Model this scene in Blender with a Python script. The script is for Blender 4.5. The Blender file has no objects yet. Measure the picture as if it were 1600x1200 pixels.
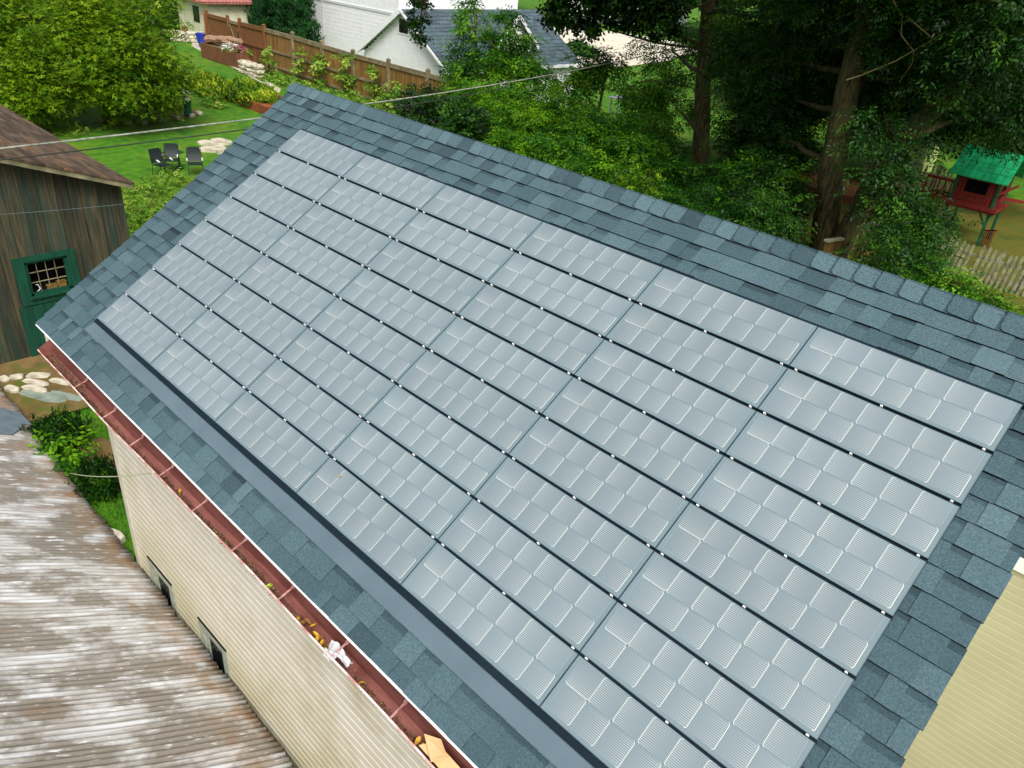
import bpy, math, random
import numpy as np
from mathutils import Matrix, Vector
random.seed(7); RNG = np.random.default_rng(7)
scene = bpy.context.scene; COL = scene.collection
# ------------------------------------------------------------ camera
CAM = np.array([7.42043827, -4.5483089, 1.94235773])
RC = np.array([[0.71062648, 0.69910603, 0.079125], [0.40118701, -0.31025327, -0.86185376], [-0.57797836, 0.64420003, -0.50094644]])
F = 1206.963
cd = bpy.data.cameras.new('camera'); cam = bpy.data.objects.new('camera', cd); COL.objects.link(cam)
cd.sensor_width = 36; cd.lens = F / 1600 * 36; cd.clip_start = 0.05; cd.clip_end = 1500
mw = Matrix.Identity(4)
for i in range(3):
    mw[i][0] = RC[0][i]; mw[i][1] = -RC[1][i]; mw[i][2] = -RC[2][i]; mw[i][3] = CAM[i]
cam.matrix_world = mw; scene.camera = cam
# ------------------------------------------------------------ sky, sun, exposure
SUN_EL, SUN_ROT = math.radians(50), math.radians(122)
w = bpy.data.worlds.new('World'); scene.world = w; w.use_nodes = True
nt = w.node_tree; nt.nodes.clear()
sky = nt.nodes.new('ShaderNodeTexSky'); sky.sky_type = 'NISHITA'; sky.sun_disc = False
sky.sun_elevation = SUN_EL; sky.sun_rotation = SUN_ROT; sky.air_density = 1.0; sky.dust_density = 6.0; sky.ozone_density = 1.0
hs = nt.nodes.new('ShaderNodeHueSaturation'); hs.inputs['Saturation'].default_value = 0.40
bg = nt.nodes.new('ShaderNodeBackground'); bg.inputs[1].default_value = 0.12
wo = nt.nodes.new('ShaderNodeOutputWorld')
nt.links.new(sky.outputs[0], hs.inputs['Color']); nt.links.new(hs.outputs[0], bg.inputs[0]); nt.links.new(bg.outputs[0], wo.inputs[0])
sd = bpy.data.lights.new('sun', 'SUN'); sd.energy = 1.6; sd.angle = math.radians(24); sd.color = (1.0, 0.975, 0.92)
so = bpy.data.objects.new('sun', sd); COL.objects.link(so)
# direction towards the sun: the Nishita sky measures rotation from +Y, clockwise seen from above
sv = Vector((math.sin(SUN_ROT) * math.cos(SUN_EL), math.cos(SUN_ROT) * math.cos(SUN_EL), math.sin(SUN_EL)))
so.rotation_euler = sv.to_track_quat('Z', 'Y').to_euler()
scene.view_settings.view_transform = 'Standard'; scene.view_settings.look = 'None'
scene.view_settings.exposure = 0.62; scene.view_settings.gamma = 1.0
G = -5.0; TH = math.radians(33.6); CT, ST = math.cos(TH), math.sin(TH)
# ------------------------------------------------------------ helpers
def at(u, v, Y=None, X=None, Z=None):
    d = RC.T @ np.array([(u - 800) / F, (v - 600) / F, 1.0])
    k = (Y - CAM[1]) / d[1] if Y is not None else (X - CAM[0]) / d[0] if X is not None else (Z - CAM[2]) / d[2]
    return CAM + k * d
def sm(x): x = np.clip(x, 0, 1); return x * x * (3 - 2 * x)
def terr(x, y): return G - .9 * sm((np.asarray(x) + .1) / .5) * sm((7.5 - np.asarray(x)) / .5) * sm((3.2 - np.asarray(y)) / .5) * sm((np.asarray(y) + 8) / .5) - 1.3 * sm((np.asarray(y) - 18.8) / 4.5) * sm((-9 - np.asarray(x)) / 5)
def A(v): return np.asarray(v, float)
def lin(r, g, b):
    f = lambda c: (c / 255 / 12.92) if c / 255 < .04045 else ((c / 255 + .055) / 1.055) ** 2.4
    return (f(r), f(g), f(b))
MATS = {}
def mat(name, c1, c2=None, scale=5.0, rough=.8, stretch=(1, 1, 1), bump=0.0, bscale=None, spec=.3, metal=0.0, detail=6, tint=None, rng=(.35, .65), coat=0, c3=None, s3=1.0, r3=(.5, .7)):
    """principled material: noise between c1 and c2 in object space; tint=(dark, light) uses the face attribute 'tint'"""
    if name in MATS: return MATS[name]
    m = bpy.data.materials.new(name); m.use_nodes = True; n = m.node_tree; L = n.links
    b = n.nodes['Principled BSDF']; b.inputs['Roughness'].default_value = rough; b.inputs['Metallic'].default_value = metal
    b.inputs['Specular IOR Level'].default_value = spec
    if coat: b.inputs['Coat Weight'].default_value = coat
    tc = n.nodes.new('ShaderNodeTexCoord'); mp = n.nodes.new('ShaderNodeMapping'); mp.inputs['Scale'].default_value = stretch
    L.new(tc.outputs['Object'], mp.inputs[0])
    no = n.nodes.new('ShaderNodeTexNoise'); no.inputs['Scale'].default_value = scale; no.inputs['Detail'].default_value = detail
    L.new(mp.outputs[0], no.inputs['Vector'])
    rp = n.nodes.new('ShaderNodeValToRGB'); rp.color_ramp.elements[0].position = rng[0]; rp.color_ramp.elements[1].position = rng[1]
    rp.color_ramp.elements[0].color = (*c1, 1); rp.color_ramp.elements[1].color = (*(c2 or c1), 1)
    L.new(no.outputs['Fac'], rp.inputs[0]); out = rp.outputs[0]
    if c3:
        n3 = n.nodes.new('ShaderNodeTexNoise'); n3.inputs['Scale'].default_value = s3; n3.inputs['Detail'].default_value = 8
        n3.inputs['Roughness'].default_value = .62
        L.new(mp.outputs[0], n3.inputs['Vector'])
        mr = n.nodes.new('ShaderNodeMapRange'); mr.inputs[1].default_value = r3[0]; mr.inputs[2].default_value = r3[1]
        L.new(n3.outputs['Fac'], mr.inputs[0])
        mx = n.nodes.new('ShaderNodeMix'); mx.data_type = 'RGBA'; L.new(mr.outputs[0], mx.inputs[0]); L.new(out, mx.inputs[6]); mx.inputs[7].default_value = (*c3, 1)
        out = mx.outputs[2]
    if tint:
        at_ = n.nodes.new('ShaderNodeAttribute'); at_.attribute_name = 'tint'
        tr = n.nodes.new('ShaderNodeValToRGB'); tr.color_ramp.elements[0].color = (*tint[0], 1); tr.color_ramp.elements[1].color = (*tint[-1], 1)
        if len(tint) == 3: e = tr.color_ramp.elements.new(.5); e.color = (*tint[1], 1)
        L.new(at_.outputs['Fac'], tr.inputs[0])
        mx = n.nodes.new('ShaderNodeMix'); mx.data_type = 'RGBA'; mx.blend_type = 'MULTIPLY'; mx.inputs[0].default_value = 1
        L.new(out, mx.inputs[6]); L.new(tr.outputs[0], mx.inputs[7]); out = mx.outputs[2]
    L.new(out, b.inputs['Base Color'])
    if bump:
        bn = n.nodes.new('ShaderNodeTexNoise'); bn.inputs['Scale'].default_value = bscale or scale * 3; bn.inputs['Detail'].default_value = 4
        L.new(mp.outputs[0], bn.inputs['Vector'])
        bu = n.nodes.new('ShaderNodeBump'); bu.inputs['Strength'].default_value = bump; bu.inputs['Distance'].default_value = .02
        L.new(bn.outputs['Fac'], bu.inputs['Height']); L.new(bu.outputs[0], b.inputs['Normal'])
    MATS[name] = m; return m
def leafmat(name, dark, mid, light, trans=.35):
    if name in MATS: return MATS[name]
    m = bpy.data.materials.new(name); m.use_nodes = True; n = m.node_tree; L = n.links; n.nodes.clear()
    at_ = n.nodes.new('ShaderNodeAttribute'); at_.attribute_name = 'tint'
    tr = n.nodes.new('ShaderNodeValToRGB'); tr.color_ramp.elements[0].color = (*dark, 1); tr.color_ramp.elements[1].color = (*light, 1)
    e = tr.color_ramp.elements.new(.5); e.color = (*mid, 1)
    L.new(at_.outputs['Fac'], tr.inputs[0])
    d = n.nodes.new('ShaderNodeBsdfPrincipled'); d.inputs['Roughness'].default_value = .55; d.inputs['Specular IOR Level'].default_value = .25
    t = n.nodes.new('ShaderNodeBsdfTranslucent'); mx = n.nodes.new('ShaderNodeMixShader'); mx.inputs[0].default_value = trans
    o = n.nodes.new('ShaderNodeOutputMaterial')
    L.new(tr.outputs[0], d.inputs['Base Color']); L.new(tr.outputs[0], t.inputs[0])
    L.new(d.outputs[0], mx.inputs[1]); L.new(t.outputs[0], mx.inputs[2]); L.new(mx.outputs[0], o.inputs[0])
    MATS[name] = m; return m
def tag(o, label=None, cat=None, group=None, kind=None):
    if label: o['label'] = label
    if cat: o['category'] = cat
    if group: o['group'] = group
    if kind: o['kind'] = kind
    return o
def empty(name, loc, label, cat, group=None, rot=(0, 0, 0)):
    o = bpy.data.objects.new(name, None); o.empty_display_size = .2; o.location = A(loc).tolist(); o.rotation_euler = rot
    COL.objects.link(o); return tag(o, label, cat, group)
def mkmesh(name, V, Fs, mats, mi=None, tint=None, smooth=False):
    me = bpy.data.meshes.new(name)
    if isinstance(Fs, np.ndarray):
        n, k = Fs.shape
        me.vertices.add(len(V)); me.vertices.foreach_set('co', np.ascontiguousarray(V, dtype=np.float32).ravel())
        me.loops.add(n * k); me.loops.foreach_set('vertex_index', Fs.astype(np.int32).ravel())
        me.polygons.add(n); me.polygons.foreach_set('loop_start', np.arange(0, n * k, k, dtype=np.int32))
        me.update(calc_edges=True)
    else:
        me.from_pydata([tuple(map(float, v)) for v in V], [], Fs)
    for m in mats: me.materials.append(m)
    if mi is not None: me.polygons.foreach_set('material_index', np.array(mi, dtype=np.int32))
    if tint is not None:
        a = me.attributes.new('tint', 'FLOAT', 'FACE'); a.data.foreach_set('value', np.array(tint, dtype=np.float32))
    if smooth: me.polygons.foreach_set('use_smooth', np.ones(len(me.polygons), dtype=bool))
    me.update(); return me
class MB:
    def __init__(s): s.V = []; s.F = []; s.M = []; s.T = []; s.mi = 0; s.t = .5
    def face(s, pts, t=None, mi=None):
        i = len(s.V); s.V += [tuple(map(float, p)) for p in pts]; s.F.append(tuple(range(i, i + len(pts)))); s.M.append(s.mi if mi is None else mi); s.T.append(s.t if t is None else t)
    def hexa(s, P, t=None, mi=None, skip=()):
        """P: 4 bottom then 4 top points, both counter-clockwise seen from above"""
        i = len(s.V); s.V += [tuple(map(float, p)) for p in P]
        for k, f in enumerate([(3, 2, 1, 0), (4, 5, 6, 7), (0, 1, 5, 4), (1, 2, 6, 5), (2, 3, 7, 6), (3, 0, 4, 7)]):
            if k in skip: continue
            s.F.append(tuple(i + j for j in f)); s.M.append(s.mi if mi is None else mi); s.T.append(s.t if t is None else t)
    def box(s, a, b, t=None, mi=None):
        x0, y0, z0 = np.minimum(a, b); x1, y1, z1 = np.maximum(a, b)
        s.hexa([(x0, y0, z0), (x1, y0, z0), (x1, y1, z0), (x0, y1, z0), (x0, y0, z1), (x1, y0, z1), (x1, y1, z1), (x0, y1, z1)], t, mi)
    def beam(s, p, q, w, h, up=(0, 0, 1), t=None, mi=None):
        p, q = A(p), A(q); d = q - p; d /= np.linalg.norm(d); up = A(up)
        if abs(d @ up) > .98: up = A((0, 1, 0))
        x = np.cross(d, up); x /= np.linalg.norm(x); z = np.cross(x, d); x *= w / 2; z *= h / 2
        s.hexa([p - x - z, p + x - z, q + x - z, q - x - z, p - x + z, p + x + z, q + x + z, q - x + z], t, mi)
    def tube(s, pts, r, n=8, t=None, mi=None, cap=True):
        pts = [A(p) for p in pts]; rs = r if hasattr(r, '__len__') else [r] * len(pts); base = len(s.V); prev = None
        for i, p in enumerate(pts):
            d = pts[min(i + 1, len(pts) - 1)] - pts[max(i - 1, 0)]; d /= np.linalg.norm(d) + 1e-12
            if prev is None: u = np.cross(d, (0, 0, 1) if abs(d[2]) < .9 else (1, 0, 0))
            else: u = prev - d * (prev @ d)
            u /= np.linalg.norm(u) + 1e-12; prev = u; w_ = np.cross(d, u)
            for k in range(n):
                a = 2 * math.pi * k / n; s.V.append(tuple(p + rs[i] * (math.cos(a) * u + math.sin(a) * w_)))
        tt = s.t if t is None else t; mm = s.mi if mi is None else mi
        for i in range(len(pts) - 1):
            for k in range(n):
                a = base + i * n + k; b = base + i * n + (k + 1) % n
                s.F.append((a, b, b + n, a + n)); s.M.append(mm); s.T.append(tt)
        if cap:
            s.F.append(tuple(base + k for k in range(n))[::-1]); s.M.append(mm); s.T.append(tt)
            e = base + (len(pts) - 1) * n; s.F.append(tuple(e + k for k in range(n))); s.M.append(mm); s.T.append(tt)
    def lathe(s, c, prof, n=14, t=None, mi=None):
        s.tube([A(c) + A((0, 0, z)) for r, z in prof], [r for r, z in prof], n, t, mi)
    def rock(s, c, r, seed=0, n=9, m=5, t=None, mi=None, jit=.22):
        rg = random.Random(seed); base = len(s.V); r = A(r) * np.ones(3)
        for i in range(m + 1):
            ph = math.pi * i / m
            for k in range(n):
                a = 2 * math.pi * k / n + .3 * i; j = 1 + rg.uniform(-jit, jit)
                q = A((math.sin(ph) * math.cos(a), math.sin(ph) * math.sin(a), math.cos(ph)))
                q = np.sign(q) * np.abs(q) ** .75
                s.V.append(tuple(A(c) + q * r * j))
        for i in range(m):
            for k in range(n):
                a = base + i * n + k; b = base + i * n + (k + 1) % n
                s.F.append((a + n, b + n, b, a)); s.M.append(s.mi if mi is None else mi); s.T.append(s.t if t is None else t)
    def build(s, name, mats, parent=None, smooth=False, off=True):
        mats = mats if isinstance(mats, (list, tuple)) else [mats]
        V = A(s.V)
        root = parent
        while root is not None and root.parent is not None: root = root.parent
        if root is not None and off: V = V - A(root.location)
        me = mkmesh(name, V, s.F, mats, s.M, s.T, smooth)
        o = bpy.data.objects.new(name, me); COL.objects.link(o); o.parent = parent; return o
def struct(name, mb, m, **k): return tag(mb.build(name, m, None, **k), kind='structure')
def lap_wall(mb, O, ax, L, z0, z1, lap, nrm, holes=(), xr=None, dep=.012, t=None, tv=0.0):
    """horizontal lap siding: O origin xy, ax horizontal unit axis, nrm outward unit normal; holes (a0,a1,z0,z1)"""
    ax, nrm = A(ax), A(nrm); O = A((O[0], O[1], 0.0)); z = z0
    while z < z1 - 1e-4:
        zt = min(z + lap, z1); seg = [(0.0, L)]
        if xr:
            a = xr(z + lap * .5); seg = [a] if a and a[1] > a[0] else []
        for h in holes:
            if h[2] < (z + zt) / 2 < h[3]:
                ns = []
                for a, b in seg:
                    if h[0] > a: ns.append((a, min(b, h[0])))
                    if h[1] < b: ns.append((max(a, h[1]), b))
                seg = [q for q in ns if q[1] > q[0]]
        tt = (mb.t if t is None else t) + random.uniform(-tv, tv)
        for a, b in seg:
            P = lambda s_, zz, d_: O + ax * s_ + nrm * d_ + A((0, 0, zz))
            zm = z + (zt - z) * .80
            mb.face([P(a, z, dep), P(b, z, dep), P(b, zm, dep), P(a, zm, dep)], tt)
            mb.face([P(a, zm, dep), P(b, zm, dep), P(b, zt, .0005), P(a, zt, .0005)], tt)
            mb.face([P(a, z, 0), P(b, z, 0), P(b, z, dep), P(a, z, dep)], tt)
        z = zt
# roof local frame: s along the ridge, t down the slope, h off the glass plane
def RL(s, t, h=0.0): return A((s, -t * CT - h * ST, -t * ST + h * CT))
# ------------------------------------------------------------ foliage
def leaf_tpl(kind):
    q = []
    def quad(c, d, n, L, W):
        d = A(d) / np.linalg.norm(d); n = A(n); w_ = np.cross(d, n); w_ /= np.linalg.norm(w_)
        c = A(c); q.append([c, c + d * L * .45 + w_ * W * .5, c + d * L, c + d * L * .45 - w_ * W * .5])
    if kind == 'pinnate':
        jt = random.Random(5)
        for k in range(5):
            x = .08 + .08 * k; z = -.30 * x * x - .02
            for s in (1, -1): quad((x + jt.uniform(-.02, .02), 0, z), (.5 + jt.uniform(-.2, .2), s * .9, -.3 + jt.uniform(-.3, .2)), (jt.uniform(-.4, .4), s * .3, 1), jt.uniform(.11, .17), jt.uniform(.045, .06))
        quad((.46, 0, -.09), (1, 0, -.5), (0, 0, 1), .14, .05)
    elif kind == 'loose':
        jt = random.Random(9)
        for k in range(11):
            a = k * 2.4; rr_ = .05 + .018 * k; quad((.12 + rr_ * math.cos(a), rr_ * math.sin(a), -.02 * (k % 4)), (.4 + math.cos(a), math.sin(a) + jt.uniform(-.3, .3), -.35), (jt.uniform(-.5, .5), jt.uniform(-.5, .5), 1), jt.uniform(.11, .16), jt.uniform(.05, .07))
    elif kind == 'broad':
        for k, (a, x) in enumerate([(0, .16), (1.3, .08), (-1.3, .08), (2.6, .0), (-2.5, .02)]):
            quad((x, .04 * math.sin(a), -.02 * k), (math.cos(a), math.sin(a), -.35), (0, 0, 1), .15, .12)
    elif kind == 'fine':
        for k in range(7):
            a = k * 2.4; quad((.03 * k, 0, 0), (.5 + math.cos(a), math.sin(a), -.15), (0, 0, 1), .11, .05)
    elif kind == 'needle':
        for k in range(6):
            a = k * 1.05; quad((.02 * k, 0, .02 * k), (math.cos(a) * .55, math.sin(a) * .55, .9), (math.sin(a), -math.cos(a), .1), .13, .045)
    return np.array(q)
def leaves(name, parent, mats, blobs, n, kind='pinnate', size=1.0, seed=0, per=9, spread=.35, droop=.5, fill=.55, tmean=.5, tamp=.3, zmin=None, box=None):
    """blobs rows: cx cy cz rx ry rz ; n sprays gathered in twig clumps; one continuous foliage mesh"""
    rg = np.random.default_rng(seed); B = A(blobs); wts = (B[:, 3] * B[:, 4] + B[:, 3] * B[:, 5] + B[:, 4] * B[:, 5]); wts /= wts.sum()
    nc = max(1, n // per); bi = rg.choice(len(B), nc, p=wts)
    d = rg.normal(size=(nc, 3)); d /= np.linalg.norm(d, axis=1, keepdims=True); rad = rg.uniform(fill, 1.0, nc) ** .6
    bump = 1 + .22 * np.sin(d[:, :1] * 5 + bi[:, None]) * np.cos(d[:, 1:2] * 6 + 2 * bi[:, None])
    cc = B[bi, :3] + d * B[bi, 3:6] * rad[:, None] * bump
    ct = rg.normal(tmean, tamp * .6, nc)
    idx = np.repeat(np.arange(nc), per); N = len(idx)
    p = cc[idx] + rg.normal(scale=spread * .5, size=(N, 3)) * A((1, 1, .6))
    out = d[idx] * .8 + rg.normal(scale=.55, size=(N, 3)); out[:, 2] = out[:, 2] * .35 - droop * rg.uniform(.2, 1, N)
    if kind == 'needle': out = d[idx] * .5 + rg.normal(scale=.35, size=(N, 3)); out[:, 2] = np.abs(out[:, 2]) * .3
    x = out / np.linalg.norm(out, axis=1, keepdims=True)
    up = A((0, 0, 1)) + rg.normal(scale=.35, size=(N, 3)); y = np.cross(up, x); y /= np.linalg.norm(y, axis=1, keepdims=True); z = np.cross(x, y)
    T = leaf_tpl(kind) * size; k = len(T); S = rg.uniform(.7, 1.25, N)[:, None, None]
    R = np.stack([x, y, z], axis=1)                       # N,3,3 rows
    V = np.einsum('vj,njk->nvk', T.reshape(-1, 3), R)
    if kind == 'pinnate':
        T2_ = leaf_tpl('loose') * size; alt = rg.random(N) < .6; V[alt] = np.einsum('vj,njk->nvk', T2_.reshape(-1, 3), R[alt])
    V = V * S + p[:, None, :]
    if zmin is not None: V[:, :, 2] = np.maximum(V[:, :, 2], zmin + .03)
    t = np.clip(ct[idx] + rg.normal(scale=tamp * .4, size=N), 0, 1); t = np.repeat(t, k) + rg.normal(scale=.05, size=N * k)
    V = V.reshape(-1, 3); Fs = np.arange(len(V)).reshape(-1, 4)
    root = parent
    while root is not None and root.parent is not None: root = root.parent
    if root is not None: V = V - A(root.location)
    me = mkmesh(name, V, Fs, [mats], None, np.clip(t, 0, 1)); o = bpy.data.objects.new(name, me); COL.objects.link(o); o.parent = parent; return o
def limb(mb, p, q, r0, r1, bend=.15, seed=0, n=8, seg=7):
    rg = random.Random(seed); p, q = A(p), A(q); L = np.linalg.norm(q - p); o = A([rg.uniform(-1, 1) for _ in range(3)]) * bend * L; o[2] = abs(o[2]) * .5
    pts = [p + (q - p) * (i / seg) + o * math.sin(math.pi * i / seg) * .6 + A([rg.uniform(-1, 1) for _ in range(3)]) * .012 * L * (0 < i < seg) for i in range(seg + 1)]
    mb.tube(pts, [r0 + (r1 - r0) * i / seg for i in range(seg + 1)], n, cap=True); return pts
#PART2
# ------------------------------------------------------------ materials
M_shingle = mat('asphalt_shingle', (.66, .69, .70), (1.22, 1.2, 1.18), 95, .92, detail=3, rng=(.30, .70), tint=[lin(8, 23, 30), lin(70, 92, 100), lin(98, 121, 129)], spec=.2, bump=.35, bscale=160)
M_cream = mat('cream_siding', lin(212, 207, 192), lin(201, 195, 177), 1.3, .55, c3=lin(170, 160, 124), s3=.9, r3=(.52, .75))
def grime(m, z0, z1, col, amt):
    n = m.node_tree; L = n.links; b = n.nodes['Principled BSDF']; src = b.inputs['Base Color'].links[0].from_socket
    g = n.nodes.new('ShaderNodeNewGeometry'); sp = n.nodes.new('ShaderNodeSeparateXYZ'); L.new(g.outputs['Position'], sp.inputs[0])
    r = n.nodes.new('ShaderNodeMapRange'); r.inputs[1].default_value = z0; r.inputs[2].default_value = z1; r.inputs[4].default_value = amt; L.new(sp.outputs[2], r.inputs[0])
    no = n.nodes.new('ShaderNodeTexNoise'); no.inputs['Scale'].default_value = 1.6; no.inputs['Detail'].default_value = 7; L.new(g.outputs['Position'], no.inputs['Vector'])
    q = n.nodes.new('ShaderNodeMath'); q.operation = 'MULTIPLY'; L.new(r.outputs[0], q.inputs[0]); q2 = n.nodes.new('ShaderNodeMapRange'); q2.inputs[1].default_value = .3; q2.inputs[2].default_value = .6; L.new(no.outputs['Fac'], q2.inputs[0]); L.new(q2.outputs[0], q.inputs[1])
    mx = n.nodes.new('ShaderNodeMix'); mx.data_type = 'RGBA'; L.new(q.outputs[0], mx.inputs[0]); L.new(src, mx.inputs[6]); mx.inputs[7].default_value = (*col, 1); L.new(mx.outputs[2], b.inputs['Base Color'])
grime(M_cream, -3.3, -4.7, lin(164, 154, 104), .55)      # mildew creeping up from the damp foot of the wall
M_creamy = mat('yellow_siding', lin(186, 181, 150), lin(178, 172, 140), 1.6, .55)
M_trim = mat('painted_trim', lin(205, 200, 180), lin(185, 182, 160), 6, .5)
M_white = mat('white_paint', (.86, .87, .88), (.80, .81, .82), 3, .5)
M_oldwin = mat('weathered_window_wood', lin(164, 170, 154), lin(136, 144, 126), 12, .8)
M_dark = mat('dark_interior', (.006, .007, .007), None, 5, .9)
M_glass = mat('dark_glass', (.01, .013, .014), None, 5, .08, spec=.6)
M_gutin = mat('gutter_paint', lin(138, 88, 80), lin(120, 74, 68), 2.2, .45, c3=lin(96, 52, 44), s3=3, r3=(.5, .7), stretch=(1, 4, 4))
M_gutlip = mat('gutter_lip', lin(222, 205, 200), lin(180, 120, 112), 7, .5, rng=(.4, .62))
M_strap = mat('gutter_strap', lin(190, 150, 144), lin(140, 88, 82), 30, .45)
M_tin = mat('rusty_corrugated_tin', lin(196, 198, 202), lin(150, 140, 132), 1.6, .62, stretch=(5.5, .5, 1), c3=lin(112, 76, 54), s3=1.0, r3=(.56, .74), rng=(.36, .62), spec=.35)
M_ranchor = mat('flashing_metal', lin(92, 110, 120), lin(84, 102, 112), 3, .5, spec=.4)
M_black = mat('black_rail', (.006, .014, .022), (.008, .018, .026), 6, .6, spec=.15)
M_clip = mat('bright_clip', (.85, .85, .84), None, 5, .35)
M_barn = mat('weathered_barn_board', lin(78, 72, 54), lin(40, 42, 36), 3.2, .9, stretch=(9, 9, .55), c3=lin(40, 62, 54), s3=.8, r3=(.46, .66), tint=[(.6, .58, .52), (.95, .95, .9), (1.25, 1.15, 1.0)], bump=.3, bscale=8)
M_barngreen = mat('green_barn_paint', lin(14, 72, 52), lin(10, 56, 42), 3, .6, stretch=(6, 6, .6))
M_barnroof = mat('old_wood_shingle', lin(98, 82, 66), lin(66, 54, 42), 2.5, .95, stretch=(1, 7, 7), c3=lin(128, 84, 44), s3=1.1, r3=(.56, .72), tint=[(.55, .55, .55), (1, 1, 1), (1.3, 1.25, 1.2)])
M_barntrim = mat('weathered_fascia', lin(136, 130, 100), lin(96, 92, 68), 4, .85)
M_grass = mat('lawn', lin(38, 92, 8), lin(80, 126, 14), 3.2, .95, detail=10, rng=(.30, .70), c3=lin(112, 130, 30), s3=.5, r3=(.50, .75), bump=.5, bscale=30)
M_dirt = mat('packed_dirt', lin(120, 98, 60), lin(92, 78, 44), 3.5, .95, bump=.4, bscale=20, c3=lin(84, 92, 30), s3=1.5, r3=(.55, .65))
M_stone = mat('pale_limestone', lin(206, 200, 182), lin(150, 142, 120), 5, .85, bump=.3, bscale=14)
M_flag = mat('grey_flagstone', lin(140, 152, 140), lin(104, 116, 104), 4, .85, bump=.2)
M_bark = mat('tree_bark', lin(112, 104, 66), lin(58, 54, 34), 3.0, .95, stretch=(5, 5, .9), bump=.8, bscale=9)
M_barkd = mat('dark_bark', lin(84, 78, 44), lin(42, 38, 22), 3.0, .95, stretch=(5, 5, .9), bump=.8, bscale=9)
M_fence = mat('cedar_fence_board', lin(146, 112, 62), lin(108, 80, 42), 3, .85, stretch=(8, 8, .6), tint=[(.7, .68, .6), (1, 1, 1), (1.15, 1.1, 1.0)])
M_fencerail = mat('grey_fence_rail', lin(138, 126, 98), lin(104, 94, 70), 4, .85)
M_redwood = mat('reddish_cedar', lin(128, 86, 50), lin(100, 66, 38), 3, .85, stretch=(6, 6, .7))
M_stucco = mat('cream_stucco', lin(214, 210, 186), lin(192, 188, 160), 2.5, .9, bump=.2, bscale=12)
M_redroof = mat('red_clay_tile', lin(170, 112, 102), lin(146, 90, 82), 4, .8)
M_roofblue = mat('far_shingle', lin(62, 78, 86), lin(82, 98, 104), 7, .9, tint=[(.7, .7, .7), (1, 1, 1), (1.2, 1.2, 1.2)])
M_conc = mat('pale_concrete', lin(214, 206, 188), lin(196, 188, 168), .8, .9)
M_cane = mat('black_sling', (.012, .02, .02), None, 5, .5)
M_cushion = mat('pale_armrest', (.6, .65, .65), None, 5, .4)
M_blue = mat('cobalt_glaze', (.02, .04, .42), (.015, .03, .3), 4, .15, spec=.6)
M_planter = mat('planter_wood', lin(122, 82, 54), lin(92, 60, 40), 4, .85, stretch=(6, 6, .7))
M_drift = mat('grey_driftwood', lin(176, 142, 116), lin(120, 92, 76), 6, .9, stretch=(.8, 5, 5))
M_pickets = mat('weathered_picket', lin(164, 162, 134), lin(122, 120, 92), 8, .85)
M_pred = mat('red_stained_wood', lin(122, 34, 24), lin(94, 26, 20), 5, .75, stretch=(4, 4, .8))
M_pgreen = mat('green_slat_roof', lin(30, 186, 118), lin(22, 160, 100), 5, .6, tint=[(.75, .75, .75), (1, 1, 1), (1.15, 1.15, 1.1)])
M_dgreen = mat('dark_green_post', lin(20, 92, 60), lin(16, 72, 46), 5, .6)
M_leafY = leafmat('yellow_green_foliage', lin(46, 86, 6), lin(100, 140, 12), lin(150, 172, 34))
M_leafW = leafmat('walnut_foliage', lin(12, 46, 5), lin(42, 100, 8), lin(116, 166, 18))
M_leafD = leafmat('dark_foliage', lin(7, 28, 3), lin(25, 66, 7), lin(68, 112, 14), .2)
M_leafJ = leafmat('juniper_foliage', lin(24, 60, 14), lin(84, 128, 18), lin(190, 200, 40), .2)
M_leafE = leafmat('arborvitae_foliage', lin(8, 40, 14), lin(20, 72, 24), lin(46, 104, 36), .15)
M_leafV = leafmat('vine_foliage', lin(46, 88, 20), lin(106, 152, 40), lin(176, 190, 80))
# ------------------------------------------------------------ ground
xs = np.unique(np.concatenate([np.linspace(-260, -60, 30), np.linspace(-60, 12, 145), np.linspace(12, 150, 30)]))
ys = np.unique(np.concatenate([np.linspace(-60, -8, 20), np.linspace(-8, 40, 97), np.linspace(40, 300, 40)]))
X_, Y_ = np.meshgrid(xs, ys); Z_ = terr(X_, Y_) + .03 * np.sin(X_ * .7) * np.cos(Y_ * .6) * (np.abs(Y_) > 3)
V = np.stack([X_.ravel(), Y_.ravel(), Z_.ravel()], 1); nx = len(xs); I = np.arange((len(ys) - 1) * nx).reshape(-1, nx)[:, :-1].ravel()
me = mkmesh('ground', V, np.stack([I, I + 1, I + 1 + nx, I + nx], 1), [M_grass], smooth=True)
g_ = bpy.data.objects.new('ground', me); COL.objects.link(g_); tag(g_, kind='structure')
def sheet(name, pts, m, dz=.012, sub=1, kind='structure'):
    mb = MB(); P = [(x, y, float(terr(x, y)) + .03 * math.sin(x * .7) * math.cos(y * .6) * (abs(y) > 3) + dz) for x, y in pts]; c = np.mean(A(P), axis=0)
    for i in range(len(P)): mb.face([c, P[i], P[(i + 1) % len(P)]])
    return tag(mb.build(name, m), kind=kind)
def blobpoly(cx, cy, rx, ry, n=24, seed=0, j=.12):
    rg = random.Random(seed); ph = rg.uniform(0, 6)
    return [(cx + rx * math.cos(a) * (1 + j * math.sin(3 * a + ph) + rg.uniform(-j, j) * .5), cy + ry * math.sin(a) * (1 + j * math.cos(2 * a + ph) + rg.uniform(-j, j) * .5)) for a in [2 * math.pi * k / n for k in range(n)]]
sheet('dirt', blobpoly(-5.55, -1.3, 1.25, 2.6, 30, 3), M_dirt, .03)
sheet('bare_soil', blobpoly(-2.55, -1.85, .75, .28, 18, 4), M_dirt, .03)
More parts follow.
